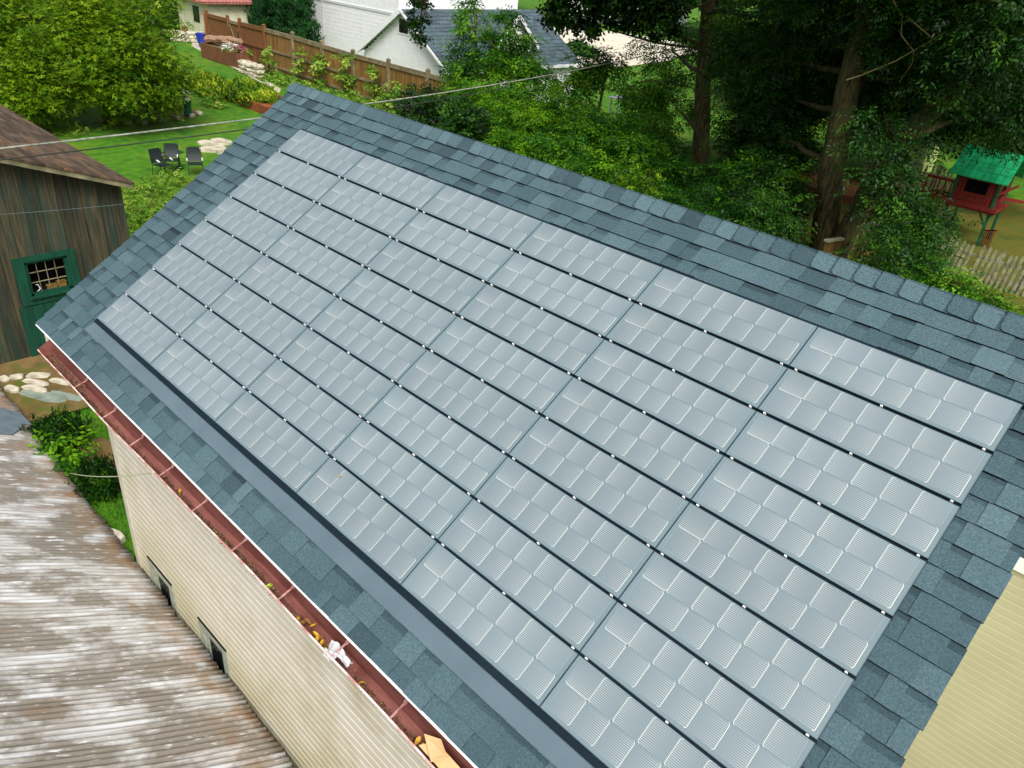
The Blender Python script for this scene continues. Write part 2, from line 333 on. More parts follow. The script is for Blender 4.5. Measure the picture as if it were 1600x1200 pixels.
sheet('street', [tuple(at(u, v, Z=-6.28)[:2]) for u, v in [(862, 108), (980, 104), (1040, 96), (1100, 78), (1040, 62), (960, 50), (900, 44), (845, 40), (830, 60)]], M_conc, .05)
mb = MB()
# ------------------------------------------------------------ garage with the shingle roof
BASE = .045; C0 = 3.137; EX = .149; S0, S1 = -.79, 7.345; RIDGE = -.565
gar = empty('garage', (3.3, .45, G), 'cream sided garage with blue grey shingle roof and red gutter under the solar panels', 'building')
mb = MB(); rg = random.Random(11)
ncourse = 26
for k in range(-1, ncourse):
    t1 = C0 + .115 if k == -1 else C0 - EX * k; t0 = C0 if k == -1 else t1 - EX
    if t0 < RIDGE + .02: t0 = RIDGE + .02
    if t1 <= t0: break
    s = S0 - rg.uniform(-.005, .012) - .035 * (t1 < 1.5) * (1.5 - t1) / 2.0; end = S1 + rg.uniform(-.006, .008); raised = rg.random() < .5
    while s < end - 1e-6:
        wd = min(rg.choice([.10, .13, .15, .17, .2, .24]) * rg.uniform(.85, 1.15), end - s)
        if end - (s + wd) < .05: wd = end - s
        tn = min(1, max(.12, rg.gauss(.58 if raised else .49, .075))); e = .0045 if raised else 0; hb = -BASE + e
        a, b = s, s + wd; lo = hb + .0115
        tj = t1 + (rg.uniform(-.002, .002))
        if raised or k == -1:
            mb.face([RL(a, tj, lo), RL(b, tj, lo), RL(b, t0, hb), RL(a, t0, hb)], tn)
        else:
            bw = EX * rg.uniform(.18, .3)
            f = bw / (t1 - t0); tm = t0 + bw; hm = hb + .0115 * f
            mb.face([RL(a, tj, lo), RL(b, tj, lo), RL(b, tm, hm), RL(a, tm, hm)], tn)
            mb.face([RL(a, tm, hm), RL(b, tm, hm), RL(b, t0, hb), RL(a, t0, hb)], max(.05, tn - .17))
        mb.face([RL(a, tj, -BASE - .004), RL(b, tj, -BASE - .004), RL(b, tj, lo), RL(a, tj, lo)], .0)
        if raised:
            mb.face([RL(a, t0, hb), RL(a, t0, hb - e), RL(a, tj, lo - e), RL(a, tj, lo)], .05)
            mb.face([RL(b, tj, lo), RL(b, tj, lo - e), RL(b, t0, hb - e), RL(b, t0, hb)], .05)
        if s < S0 + .02 or s <= S0 - .0: pass
        s += wd; raised = (not raised) if rg.random() < .85 else raised
    sl = S0 - .035 * (t1 < 1.5) * (1.5 - t1) / 2.0
# roof deck with rake and eave edges
D0 = -BASE - .006
apex_y = RL(0, RIDGE, 0)[1]
def back(p): q = A(p).copy(); q[1] = 2 * apex_y - q[1]; return q
shing = mb.build('roof_shingles', M_shingle, gar)
mb = MB()
for side in (0, 1):
    P = [RL(S0 + .012, 3.235, D0 - .03), RL(S1 - .012, 3.235, D0 - .03), RL(S1 - .012, RIDGE, D0 - .03), RL(S0 + .0, RIDGE, D0 - .03), RL(S0 + .012, 3.235, D0), RL(S1 - .012, 3.235, D0), RL(S1 - .012, RIDGE, D0), RL(S0 + .0, RIDGE, D0)]
    if side: P = [back(p) for p in P]; P = [P[i] for i in (1, 0, 3, 2, 5, 4, 7, 6)]
    mb.hexa(P, .05 if not side else .5)
mb.build('roof_deck', M_shingle, gar)
# ridge caps
mb = MB(); s = S0 - .07
prof = [(.150, 0), (.10, .004), (.05, .008), (.022, .010), (.006, .006)]
while s < S1 - .02:
    L = min(.195, S1 + .01 - s); tn = min(1, max(.2, rg.gauss(.6, .11))); rows = []
    for ds, hh, cut in [(0, .014, .032), (.010, .014, .012), (.024, .0135, .004), (.105, .010, 0), (.130, .008, 0), (L, .003, 0)]:
        row = []
        ps = [(max(.0, d_ - (cut if i == 0 else 0)), b_) for i, (d_, b_) in enumerate(prof)]
        for d_, b_ in ps: row.append(RL(s + min(ds, L), RIDGE + d_, -BASE + .006 + hh + b_))
        for d_, b_ in ps[::-1]: row.append(back(RL(s + min(ds, L), RIDGE + d_, -BASE + .006 + hh + b_)))
        rows.append(row)
    for i in range(5):
        for j in range(9):
            mb.face([rows[i][j], rows[i + 1][j], rows[i + 1][j + 1], rows[i][j + 1]], tn if i < 4 else .30)
    for j in range(9):
        a, b = rows[0][j], rows[0][j + 1]; dn = A((0, 0, -.022)); mb.face([a, b, b + dn, a + dn], 0)
    for i in range(5):
        a, b = rows[i][0], rows[i + 1][0]; dn = RL(0, 0, -.016); mb.face([a + dn, b + dn, b, a], 0)
    s += .145 * rg.uniform(.97, 1.03)
mb.build('ridge_cap', M_shingle, gar)
# walls
WY = -2.36; WX0 = -.24; WX1 = 7.05; WYB = 2 * apex_y - WY
mb = MB(); wins = [(.19, .73), (1.40, 1.93)]
lap_wall(mb, (WX0 + .07, WY), (1, 0, 0), WX1 - WX0 - .07, -5.45, -1.86, .1, (0, -1, 0), holes=[(a - WX0 - .07, b - WX0 - .07, -5.2, -4.52) for a, b in wins], dep=.022)
mb.box((WX0, WYB, -5.4), (WX1, WYB + .05, -1.9)); mb.box((WX0, WY + .02, -5.4), (WX0 + .05, WYB, -1.95)); mb.box((WX1 - .05, WY + .02, -5.4), (WX1, WYB, -1.95))
for xx in (WX0, WX1 - .05):
    for o_ in (0, .05): mb.face([(xx + o_, WY + .02, -1.95), (xx + o_, WYB, -1.95), (xx + o_, apex_y, .18)])
lap_wall(mb, (WX1, WY + .02), (0, 1, 0), WYB - WY, -5.9, -1.9, .1, (1, 0, 0), dep=.022)
def gx_(z):
    f = (z + 1.95) / 2.13; L_ = WYB - WY
    return (L_ / 2 * f, L_ - L_ / 2 * f) if f < .97 else None
lap_wall(mb, (WX1, WY), (0, 1, 0), WYB - WY, -1.9, .1, .1, (1, 0, 0), xr=gx_, dep=.022)
mb.build('siding_wall', M_cream, gar)
mb = MB(); mb.box((WX0 - .02, WY - .03, -5.4), (WX0 + .085, WY + .05, -1.9)); mb.box((WX0 - .035, WY - .012, -5.4), (WX0 - .02, WY + .1, -1.9))
mb.build('corner_board', M_trim, gar)
for a, b in wins:
    mb = MB(); y0 = WY - .034; zt, zb = -4.50, -5.22
    for p, q in [((a - .03, y0, zb), (a + .08, WY + .03, zt)), ((b - .06, y0, zb), (b + .04, WY + .03, zt)), ((a + .08, y0, zt - .09), (b - .06, WY + .03, zt)), ((a + .08, y0, zb), (b - .06, WY + .03, zb + .06))]: mb.box(p, q)
    w_ = mb.build('window', M_oldwin, gar)
    mb = MB(); x2 = a + .06 + (b - a - .12) * .20
    mb.box((x2 - .015, WY - .026, zb + .06), (x2 + .015, WY + .0, zt - .09)); mb.box((a + .08, WY - .024, zt - .105), (b - .06, WY + .0, zt - .09)); mb.box((a + .08, WY - .025, zb + .06), (a + .10, WY + .0, zt - .105))
    mb.build('sash', M_oldwin, w_)
    mb = MB(); mb.box((a + .08, WY - .018, zb + .06), (b - .06, WY - .012, zt - .09)); mb.build('pane', M_glass, w_)
    mb = MB(); mb.box((a - .035, y0 - .004, zt), (b + .035, WY + .01, zt + .010)); mb.build('drip_cap', M_dark, w_)
# eave drip edge, soffit, fascia
mb = MB()
e0 = RL(S0, 3.262, -BASE - .002); e1 = RL(S1, 3.262, -BASE - .002)
mb.hexa([RL(S0, 3.268, D0 - .012), RL(S1, 3.268, D0 - .012), RL(S1, 3.20, D0 - .012), RL(S0, 3.20, D0 - .012), RL(S0, 3.268, D0 - .001), RL(S1, 3.268, D0 - .001), RL(S1, 3.20, D0 - .001), RL(S0, 3.20, D0 - .001)])
mb.box((S0, e0[1] + .02, e0[2] - .035), (S1, e0[1] + .028, e0[2] - .012))
mb.build('drip_edge', M_white, gar)
mb = MB(); yf = e0[1] + .05
mb.box((S0 + .02, yf, -2.08), (S1 - .02, yf + .03, e0[2] - .03)); mb.box((S0 + .02, yf + .03, -2.02), (S1 - .02, WY + .02, -2.0)); mb.build('fascia', M_cream, gar)
# rake boards
mb = MB()
for xx in (S0 + .03, S1 - .05):
    mb.hexa([RL(xx, 3.22, -.22), RL(xx + .02, 3.22, -.22), RL(xx + .02, RIDGE, -.22), RL(xx, RIDGE, -.22), RL(xx, 3.22, D0 - .03), RL(xx + .02, 3.22, D0 - .03), RL(xx + .02, RIDGE, D0 - .03), RL(xx, RIDGE, D0 - .03)])
mb.build('rake_board', M_trim, gar)
# gutter: open trough with straps
GX = np.linspace(-.52, 7.2, 60)
gz = lambda x: -1.985 - .022 * math.sin((x + .5) * 1.1) + .008 * math.sin(x * 4)
prof = [(-2.655, .085), (-2.650, -.10), (-2.70, -.112), (-2.745, -.10), (-2.765, -.05), (-2.785, -.01), (-2.795, .0), (-2.785, .008)]
mb = MB()
for i in range(len(GX) - 1):
    x0, x1 = GX[i], GX[i + 1]
    for j in range(len(prof) - 1):
        (ya, za), (yb, zb) = prof[j], prof[j + 1]
        mb.face([(x0, ya, gz(x0) + za), (x1, ya, gz(x1) + za), (x1, yb, gz(x1) + zb), (x0, yb, gz(x0) + zb)], mi=1 if j >= 5 else 0)
x0 = GX[0]; mb.face([(x0, y, gz(x0) + z) for y, z in prof[:7]]); mb.face([(GX[-1], y, gz(GX[-1]) + z) for y, z in prof[:7]])
gut = mb.build('gutter', [M_gutin, M_gutlip], gar, smooth=False)
for x in (.42, 1.05, 1.62, 2.18, 2.74, 3.34, 3.95, 4.56, 5.14, 5.72, 6.3):
    mb = MB(); z = gz(x)
    mb.beam((x, -2.79, z + .004), (x, -2.665, z + .045), .014, .003); mb.beam((x, -2.675, z + .04), (x + .004, -2.655, z + .075), .026, .010)
    mb.build('gutter_strap', M_strap, gut)
# ------------------------------------------------------------ solar panels
def solmat():
    m = bpy.data.materials.new('solar_cell'); m.use_nodes = True; n = m.node_tree; L = n.links; b = n.nodes['Principled BSDF']
    uv = n.nodes.new('ShaderNodeUVMap'); uv.uv_map = 'cell'; sp = n.nodes.new('ShaderNodeSeparateXYZ'); L.new(uv.outputs[0], sp.inputs[0])
    def mth(op, a, b_=None, c=None):
        q = n.nodes.new('ShaderNodeMath'); q.operation = op
        for i, v in enumerate((a, b_, c)):
            if v is None: continue
            if isinstance(v, (int, float)): q.inputs[i].default_value = v
            else: L.new(v, q.inputs[i])
        return q.outputs[0]
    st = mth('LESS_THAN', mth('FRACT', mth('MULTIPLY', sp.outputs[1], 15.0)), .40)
    g = mth('POWER', mth('SUBTRACT', 1.0, sp.outputs[0]), 1.6)  # stripes brighten toward one edge: reflected glare put into the cell colour
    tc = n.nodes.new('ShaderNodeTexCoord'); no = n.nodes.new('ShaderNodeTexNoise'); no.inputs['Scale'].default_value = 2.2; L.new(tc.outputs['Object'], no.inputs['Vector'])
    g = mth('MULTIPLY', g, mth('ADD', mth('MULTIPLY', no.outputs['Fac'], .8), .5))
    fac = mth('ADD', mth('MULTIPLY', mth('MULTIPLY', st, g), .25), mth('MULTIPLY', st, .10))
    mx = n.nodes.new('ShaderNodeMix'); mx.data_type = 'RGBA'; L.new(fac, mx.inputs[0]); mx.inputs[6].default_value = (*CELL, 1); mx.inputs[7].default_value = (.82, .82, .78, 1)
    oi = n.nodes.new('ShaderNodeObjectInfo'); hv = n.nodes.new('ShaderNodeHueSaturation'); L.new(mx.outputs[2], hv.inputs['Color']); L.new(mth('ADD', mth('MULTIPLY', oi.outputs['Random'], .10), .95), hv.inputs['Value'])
    L.new(hv.outputs[0], b.inputs['Base Color']); b.inputs['Roughness'].default_value = .27; b.inputs['Specular IOR Level'].default_value = 1.0
    return m
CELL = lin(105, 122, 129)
M_cell = solmat()
M_rim = mat('cell_edge_glare', (1, 1, 1), None, 5, .34, spec=.8, tint=[lin(106, 126, 133), lin(206, 210, 202)])
M_lam = mat('panel_laminate', lin(107, 125, 130), lin(112, 130, 135), 2, .25, spec=1.0)
M_lame = mat('panel_edge', (.02, .035, .045), None, 5, .4)
PW, PH = 1.17, .3533
HT, HB = -.009, .001                       # glass height at the upper and lower edge
TT, TB = .008, .3455
def hh(t): return HT + (HB - HT) * (t - TT) / (TB - TT)
lam = MB(); xa, xb = .0025, PW - .0025
def loc(x, t, h): return (x, -t, h)
lam.face([loc(xa, TB, HB), loc(xb, TB, HB), loc(xb, TT, HT), loc(xa, TT, HT)], mi=0)
lam.face([loc(xa, TB, -.034), loc(xb, TB, -.034), loc(xb, TB, HB), loc(xa, TB, HB)], mi=1)
lam.face([loc(xa, TT, HT), loc(xa, TT, -.036), loc(xa, TB, -.036), loc(xa, TB, HB)], mi=1)
lam.face([loc(xb, TT, HT), loc(xb, TB, HB), loc(xb, TB, -.036), loc(xb, TT, -.036)], mi=1)
lam.face([loc(xa, TT, HT), loc(xb, TT, HT), loc(xb, TT, -.034), loc(xa, TT, -.034)], mi=1)
# thin darker rim line around the laminate
for a, b, c_, d_ in [(xa, xb, TB - .004, TB), (xa, xa + .004, TT, TB - .004), (xb - .004, xb, TT, TB - .004)]:
    lam.face([loc(a, d_, hh(d_) + .0006), loc(b, d_, hh(d_) + .0006), loc(b, c_, hh(c_) + .0006), loc(a, c_, hh(c_) + .0006)], mi=2)
lam_me = mkmesh('laminate', A(lam.V), lam.F, [M_lam, M_lame, mat('panel_rim_line', lin(84, 104, 116), None, 3, .35)], lam.M, lam.T)
cw = .1565; chh = .1545; gx = .0025; x0m = (PW - 7 * cw - 6 * gx) / 2
V, Fc, Mi, Tt, UV = [], [], [], [], []
def rrect(x0, t0, x1, t1, r, n=4):
    pts = []
    for cx, cy, a0 in [(x1 - r, t0 + r, -90), (x1 - r, t1 - r, 0), (x0 + r, t1 - r, 90), (x0 + r, t0 + r, 180)]:
        for k in range(n + 1):
            a = math.radians(a0 + 90 * k / n); pts.append((cx + r * math.cos(a), cy + r * math.sin(a)))
    return pts
for row in range(2):
    for k in range(7):
        x0 = x0m + k * (cw + gx); t0 = TT + .003 + row * (chh + .0035); x1, t1 = x0 + cw, t0 + chh
        o = rrect(x0, t0, x1, t1, .014); q = rrect(x0 + .0028, t0 + .0028, x1 - .0028, t1 - .0028, .0115)
        def U(p):
            u = (p[0] - x0) / cw; v = (p[1] - t0) / chh
            if row == 0 and k == 0: return (1 - v, v)
            return (u, v) if row == 0 else (1 - u, v)
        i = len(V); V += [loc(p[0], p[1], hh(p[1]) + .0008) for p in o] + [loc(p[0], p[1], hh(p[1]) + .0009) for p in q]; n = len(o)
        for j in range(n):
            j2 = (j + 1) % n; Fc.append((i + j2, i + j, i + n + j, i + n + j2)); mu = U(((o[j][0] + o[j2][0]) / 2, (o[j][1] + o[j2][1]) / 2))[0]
            Mi.append(1); Tt.append(max(0, 1 - mu * 5.5) * .95 + .05); UV += [(0, 0)] * 4  # rim whitens on the glare side, also put into the colour
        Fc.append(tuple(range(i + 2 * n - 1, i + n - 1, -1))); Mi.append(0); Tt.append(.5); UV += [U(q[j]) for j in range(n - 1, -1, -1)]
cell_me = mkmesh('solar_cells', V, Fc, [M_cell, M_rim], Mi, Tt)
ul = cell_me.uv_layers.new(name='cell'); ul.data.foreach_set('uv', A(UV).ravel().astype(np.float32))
cl = MB()
cl.hexa([loc(-.0075, .007, -.02), loc(.0075, .007, -.02), loc(.0075, -.003, -.02), loc(-.0075, -.003, -.02), loc(-.0065, .006, -.004), loc(.0065, .006, -.004), loc(.0065, -.002, -.004), loc(-.0065, -.002, -.004)])
clip_me = mkmesh('clip', A(cl.V), cl.F, [M_clip])
rl = MB()
rl.box((0.0, -.353 - .006, -.040), (PW, -.3455, -.020), mi=0)
rail_me = mkmesh('rail', A(rl.V), rl.F, [M_black])
ORD = ['first', 'second', 'third', 'fourth', 'fifth', 'sixth', 'seventh', 'eighth']
for r in range(8):
    for c in range(6):
        rn = 'top row by the ridge' if r == 0 else 'bottom row above the flashing' if r == 7 else '%s row down from the ridge' % ORD[r]
        cn = 'leftmost grey' if c == 0 else 'rightmost grey' if c == 5 else '%s grey' % (ORD[c] + ' from left')
        root = empty('solar_panel', RL(c * PW, r * PH, 0), '%s solar panel in the %s' % (cn, rn), 'solar panel', 'solar panels mounted in rows on the shingle roof', rot=(TH, 0, 0))
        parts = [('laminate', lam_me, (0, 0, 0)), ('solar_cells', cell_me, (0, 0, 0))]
        if r < 7:
            parts.append(('rail', rail_me, (0, 0, 0)))
            for x in (.048, PW * .5 + random.uniform(-.02, .02), PW - .048): parts.append(('clip', clip_me, (x, -.3495, .004)))
        for nm, me, lc in parts:
            o = bpy.data.objects.new(nm, me); o.location = lc; COL.objects.link(o); o.parent = root
# flashing below, black closing strips
fl = empty('metal_flashing', RL(3.5, 2.9, -.04), 'long flat grey metal flashing strip along the bottom of the solar panels', 'flashing')
mb = MB(); tb = 7 * PH + TB
mb.hexa([RL(-.055, 2.975, -.046), RL(7.05, 2.99, -.046), RL(7.05, tb + .006, -.046), RL(-.0, tb + .006, -.046), RL(-.055, 2.975, -.030), RL(7.05, 2.99, -.030), RL(7.05, tb + .052, -.018), RL(-.0, tb + .048, -.018)])
mb.build('flashing_sheet', M_ranchor, fl)
mb = MB(); mb.hexa([RL(.0, tb + .048, -.046), RL(7.03, tb + .048, -.046), RL(7.03, tb + .001, -.046), RL(.0, tb + .001, -.046), RL(.0, tb + .044, -.012), RL(7.03, tb + .044, -.012), RL(7.03, tb + .001, -.005), RL(.0, tb + .001, -.005)]); mb.build('closing_strip', M_black, fl)
tf = empty('top_flashing', RL(3.5, 0, -.04), 'thin black metal strip along the top edge of the solar panels', 'flashing')
mb = MB(); mb.hexa([RL(-.02, .010, -.044), RL(7.03, .010, -.044), RL(7.03, -.022, -.044), RL(-.02, -.022, -.044), RL(-.02, .010, -.016), RL(7.03, .010, -.016), RL(7.03, -.022, -.030), RL(-.02, -.022, -.030)])
for k in range(12): s = rg.uniform(0, 6.6); mb.hexa([RL(s, -.02, -.044), RL(s + .35, -.02, -.044), RL(s + .35, -.032, -.044), RL(s, -.032, -.044), RL(s, -.02, -.026), RL(s + .35, -.02, -.026), RL(s + .35, -.032, -.034), RL(s, -.032, -.034)])
mb.build('metal_strip', M_black, tf)
# ------------------------------------------------------------ things lying in the gutter and on the roof
def leafthing(p, nrm, size, col, label, group=None, seed=0):
    size *= .82
    rg = random.Random(seed); mb = MB(); nrm = A(nrm) / np.linalg.norm(nrm); u = np.cross(nrm, A((math.cos(seed), math.sin(seed), .2))); u /= np.linalg.norm(u); v = np.cross(nrm, u)
    n = 10; rim = []
    for k in range(n):
        a = 2 * math.pi * k / n; rr = size * (1 if k else 1.35); rim.append(A(p) + u * math.cos(a) * rr + v * math.sin(a) * rr * .55 + nrm * (.18 * size * abs(math.sin(a)) + rg.uniform(0, .12) * size + .004))
    c = A(p) + nrm * .003
    for k in range(n): mb.face([c, rim[k], rim[(k + 1) % n]]); mb.face([c - nrm * .001, rim[(k + 1) % n] - nrm * .001, rim[k] - nrm * .001])
    mb.V = [tuple(A(q) - A(p)) for q in mb.V]
    o = mb.build('fallen_leaf', col, None); o.location = A(p).tolist(); return tag(o, label, 'leaf', group)
M_lfy = mat('yellow_leaf', lin(200, 158, 44), lin(160, 118, 34), 30, .6)
M_lfg = mat('lime_leaf', lin(176, 196, 60), lin(150, 170, 40), 30, .6)
M_lfb = mat('brown_leaf', lin(134, 92, 44), lin(90, 62, 30), 30, .7)
def gutp(x, dy=0): return (x, -2.715 + dy, gz(x) - .098)
spots = [(2.35, M_lfy, 'single yellow leaf in the far half of the gutter', .026), (2.98, M_lfy, 'small yellow leaf beside dark debris in the gutter middle', .022), (3.72, M_lfg, 'lime green leaf lying alone in the red gutter', .036),
         (4.12, M_lfy, None, .03), (4.17, M_lfb, None, .034), (4.22, M_lfy, None, .03), (4.27, M_lfb, None, .036), (4.30, M_lfy, None, .03), (4.34, M_lfb, None, .036), (4.38, M_lfy, None, .032), (4.40, M_lfb, None, .036), (4.15, M_lfb, None, .03), (4.33, M_lfy, None, .03),
         (4.42, M_lfg, 'big lime green leaf next to the white rag in the gutter', .046), (4.78, M_lfy, 'small yellow leaf between the white rag and the cardboard', .022), (5.33, M_lfy, None, .03), (5.38, M_lfy, None, .028), (5.43, M_lfb, None, .03), (5.48, M_lfy, None, .032), (5.53, M_lfb, None, .03)]
for i, (x, m_, lb, sz) in enumerate(spots):
    z = gz(x) - .098 + (.02 if lb is None else 0) + (.03 if x > 5.3 else 0) + rg.uniform(0, .015)
    leafthing((x, -2.72 + rg.uniform(-.025, .02), z), (rg.uniform(-.4, .4), rg.uniform(-.4, .3), 1), sz, m_, lb or ('curled yellow or brown leaf in the clump beside the white rag' if x < 5 else 'curled leaf on top of the tan cardboard in the gutter'), (None if lb else ('leaf clump in the gutter by the rag' if x < 5 else 'leaves on the cardboard')), i + 1)
mb = MB()
for k in range(7500):
    x = rg.uniform(-.5, 7); dens = .5 + .5 * math.sin(x * 2.2 + 1)
    if rg.random() > .35 + .65 * dens and x > -.1: continue
    if x < .35: dy = rg.uniform(-.05, .045); hz = rg.uniform(0, .04)
    else: dy = rg.gauss(-.012, .012); hz = rg.uniform(0, .012)
    p = A(gutp(x, dy)) + (0, 0, hz); r_ = rg.uniform(.006, .016)
    a = A([rg.uniform(-1, 1) for _ in range(3)]) * r_; b = A([rg.uniform(-1, 1) for _ in range(3)]) * r_; mb.face([p, p + a, p + a + b], rg.random()); 
tag(mb.build('leaf_litter', mat('wet_leaf_litter', (1, 1, 1), None, 5, .8, tint=[lin(40, 44, 30), lin(86, 78, 50), lin(150, 140, 100)])), 'dark wet leaf litter and grit lying along the gutter bottom', 'leaf litter', kind='stuff')
def cloth(name, c, L, W, H, m, label, cat, seed, zf=None, ang=0, n=14, amp=1):
    rg2 = np.random.default_rng(seed); xs_ = np.linspace(-1, 1, n); P = np.zeros((n, n, 3)); ph = rg2.uniform(0, 6, 8)
    for i, a in enumerate(xs_):
        for j, b in enumerate(xs_):
            ed = 1 - .25 * abs(math.sin(3 * a + ph[0])) * (abs(b) > .8)
            z = H * (.5 + .3 * math.sin(2.6 * a + ph[1] + 1.5 * b) + .25 * math.sin(5 * b + ph[2] + a * 2) + .12 * math.sin(9 * a + ph[3] - 6 * b)) * amp
            P[i, j] = (a * L / 2 * ed, b * W / 2 * (1 - .2 * abs(a)) * ed, z)
    P = P.reshape(-1, 3); ca, sa = math.cos(ang), math.sin(ang); P = np.stack([P[:, 0] * ca - P[:, 1] * sa, P[:, 0] * sa + P[:, 1] * ca, P[:, 2]], 1)
    F_ = [(i * n + j, (i + 1) * n + j, (i + 1) * n + j + 1, i * n + j + 1) for i in range(n - 1) for j in range(n - 1)]
    me = mkmesh(name, P, F_, [m]); o = bpy.data.objects.new(name, me); o.location = c; COL.objects.link(o)
    md = o.modifiers.new('thick', 'SOLIDIFY'); md.thickness = .003
    return tag(o, label, cat)
cloth('crumpled_rag', (4.55, -2.735, gz(4.5) - .075), .20, .10, .10, mat('white_plastic_rag', (.70, .70, .72), (.55, .55, .58), 10, .5), 'crumpled white plastic rag stuck in the gutter', 'rag', 3, ang=.2)
M_card = mat('tan_cardboard', lin(226, 190, 140), lin(206, 166, 116), 5, .85)
cb = empty('cardboard_scrap', (5.55, -2.72, gz(5.5) - .05), 'folded tan cardboard scrap lying in the near end of the gutter', 'cardboard')
mb = MB()
def slab(mb, pts, th, mi=0):
    P = [A(p) for p in pts]; n = np.cross(P[1] - P[0], P[2] - P[0]); n = n / np.linalg.norm(n) * th
    mb.face([p + n for p in P]); mb.face([p for p in P][::-1])
    for i in range(len(P)): j = (i + 1) % len(P); mb.face([P[i], P[j], P[j] + n, P[i] + n])
g5 = gz(5.5)
slab(mb, [(5.36, -2.755, g5 - .02), (5.72, -2.775, g5 - .0), (5.78, -2.70, g5 + .02), (5.42, -2.675, g5 + .0)], .004)
mb.build('flat_panel', M_card, cb)
mb = MB(); slab(mb, [(5.34, -2.70, g5 + .012), (5.44, -2.66, g5 + .03), (5.56, -2.72, g5 + .06), (5.50, -2.785, g5 + .02)], .004); mb.build('folded_flap', M_card, cb)
leafthing(RL(3.723, 2.539, .006), (0, -ST, CT), .012, M_lfy, "tiny tan leaf lying on a solar panel in the bottom row", seed=40)
leafthing(RL(-.389, 2.813, -.034), (0, -ST, CT), .015, M_lfb, 'tiny brown leaf on the shingles left of the panels', seed=41)
# ------------------------------------------------------------ low building with the corrugated tin roof
def norm(v): v = A(v); return v / np.linalg.norm(v)
TE = norm((1, -.011, 0)); TD = norm((.18955, .88940, -.41599)); T0 = A((0, -2.405, -4.86)); TN = norm(np.cross(TE, TD))
if TN[2] < 0: TN = -TN
tin = empty('shed', (0, -5, G), 'low shed with a rusty whitewashed corrugated tin roof beside the cream wall', 'shed')
pitch = .068; NW = int(13.5 / pitch); per = 6; na = NW * per + 1; nb = 34
a_ = np.linspace(-6.5, -6.5 + NW * pitch, na); b_ = np.concatenate([np.linspace(0, 1.6, 12), np.linspace(1.75, 6.2, nb - 12)])
rgn = np.random.default_rng(5); V = np.zeros((nb, na, 3)); wi = ((a_ + 6.5) / pitch).astype(int)
e_off = .008 * np.sin(a_ * 2.1) + .012 * np.sin(a_ * 7.3 + 1) + .009 * rgn.normal(size=NW + 2)[wi]
for j, b in enumerate(b_):
    sag = .012 * np.sin(a_ * 1.3 + b) + .008 * np.sin(b * 3 + a_ * .6); dent = .006 * np.sin(a_ * 5.1 + b * 2.3)
    lap = .006 * ((a_ + 6.5) % .66 < .07) + .007 * (b > 2.05) + .007 * (b > 4.4)
    h = .0115 * np.cos(2 * np.pi * (a_ + 6.5) / pitch) + sag + dent + lap
    V[j] = T0 + a_[:, None] * TE - (b + (e_off * (1 - min(1, b / .3))))[:, None] * TD + h[:, None] * TN
V = V.reshape(-1, 3); I = (np.arange(nb - 1)[:, None] * na + np.arange(na - 1)[None, :]).ravel()
def tinmat():
    m = bpy.data.materials.new('weathered_tin'); m.use_nodes = True; n = m.node_tree; L = n.links; b = n.nodes['Principled BSDF']
    tc = n.nodes.new('ShaderNodeTexCoord')
    def noise(sc, st, rot, det=8, rough=.6):
        mp = n.nodes.new('ShaderNodeMapping'); mp.vector_type = 'POINT'; mp.inputs['Rotation'].default_value = rot; mp.inputs['Scale'].default_value = st; L.new(tc.outputs['UV'], mp.inputs[0])
        q = n.nodes.new('ShaderNodeTexNoise'); q.inputs['Scale'].default_value = sc; q.inputs['Detail'].default_value = det; q.inputs['Roughness'].default_value = rough; L.new(mp.outputs[0], q.inputs['Vector']); return q.outputs['Fac']
    def rng_(s, a, b_): q = n.nodes.new('ShaderNodeMapRange'); q.inputs[1].default_value = a; q.inputs[2].default_value = b_; L.new(s, q.inputs[0]); return q.outputs[0]
    def mix(f, a, c): 
        q = n.nodes.new('ShaderNodeMix'); q.data_type = 'RGBA'; L.new(f, q.inputs[0])
        for k, v in ((6, a), (7, c)):
            if isinstance(v, tuple): q.inputs[k].default_value = (*v, 1)
            else: L.new(v, q.inputs[k])
        return q.outputs[2]
    big = noise(1.3, (1.5, .75, 1), (0, 0, 0)); streak = noise(3.0, (5, .35, 1), (0, 0, 0), 5, .6); fine = noise(6, (7, .8, 1), (0, 0, 0), 5); rust = noise(1.3, (3.2, .7, 1), (0, 0, 0), 9, .66); rust2 = noise(.55, (1, 1, 1), (0, 0, 0), 3)
    c = mix(rng_(streak, .40, .60), lin(194, 197, 200), lin(150, 147, 140))
    c = mix(rng_(big, .46, .54), c, lin(122, 117, 108))
    c = mix(rng_(fine, .58, .68), c, lin(206, 208, 212))
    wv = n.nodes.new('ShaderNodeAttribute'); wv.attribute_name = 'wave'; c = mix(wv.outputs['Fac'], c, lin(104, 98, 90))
    rf = n.nodes.new('ShaderNodeMath'); rf.operation = 'MULTIPLY'; L.new(rng_(rust, .54, .68), rf.inputs[0]); L.new(rng_(rust2, .42, .60), rf.inputs[1])
    c = mix(rf.outputs[0], c, lin(110, 84, 62))
    at_ = n.nodes.new('ShaderNodeAttribute'); at_.attribute_name = 'tint'   # rust at the eave ends of the sheets
    ef = n.nodes.new('ShaderNodeMath'); ef.operation = 'MULTIPLY'; L.new(at_.outputs['Fac'], ef.inputs[0]); L.new(rng_(noise(2.2, (1.5, 1.5, 1), (0, 0, 0)), .42, .66), ef.inputs[1])
    c = mix(ef.outputs[0], c, lin(136, 104, 68))
    L.new(c, b.inputs['Base Color']); b.inputs['Roughness'].default_value = .6; b.inputs['Specular IOR Level'].default_value = .35; return m
bc = (b_[:-1] + b_[1:]) / 2; tt = np.repeat(np.clip(1 - bc / .55, 0, 1) ** .8, na - 1)
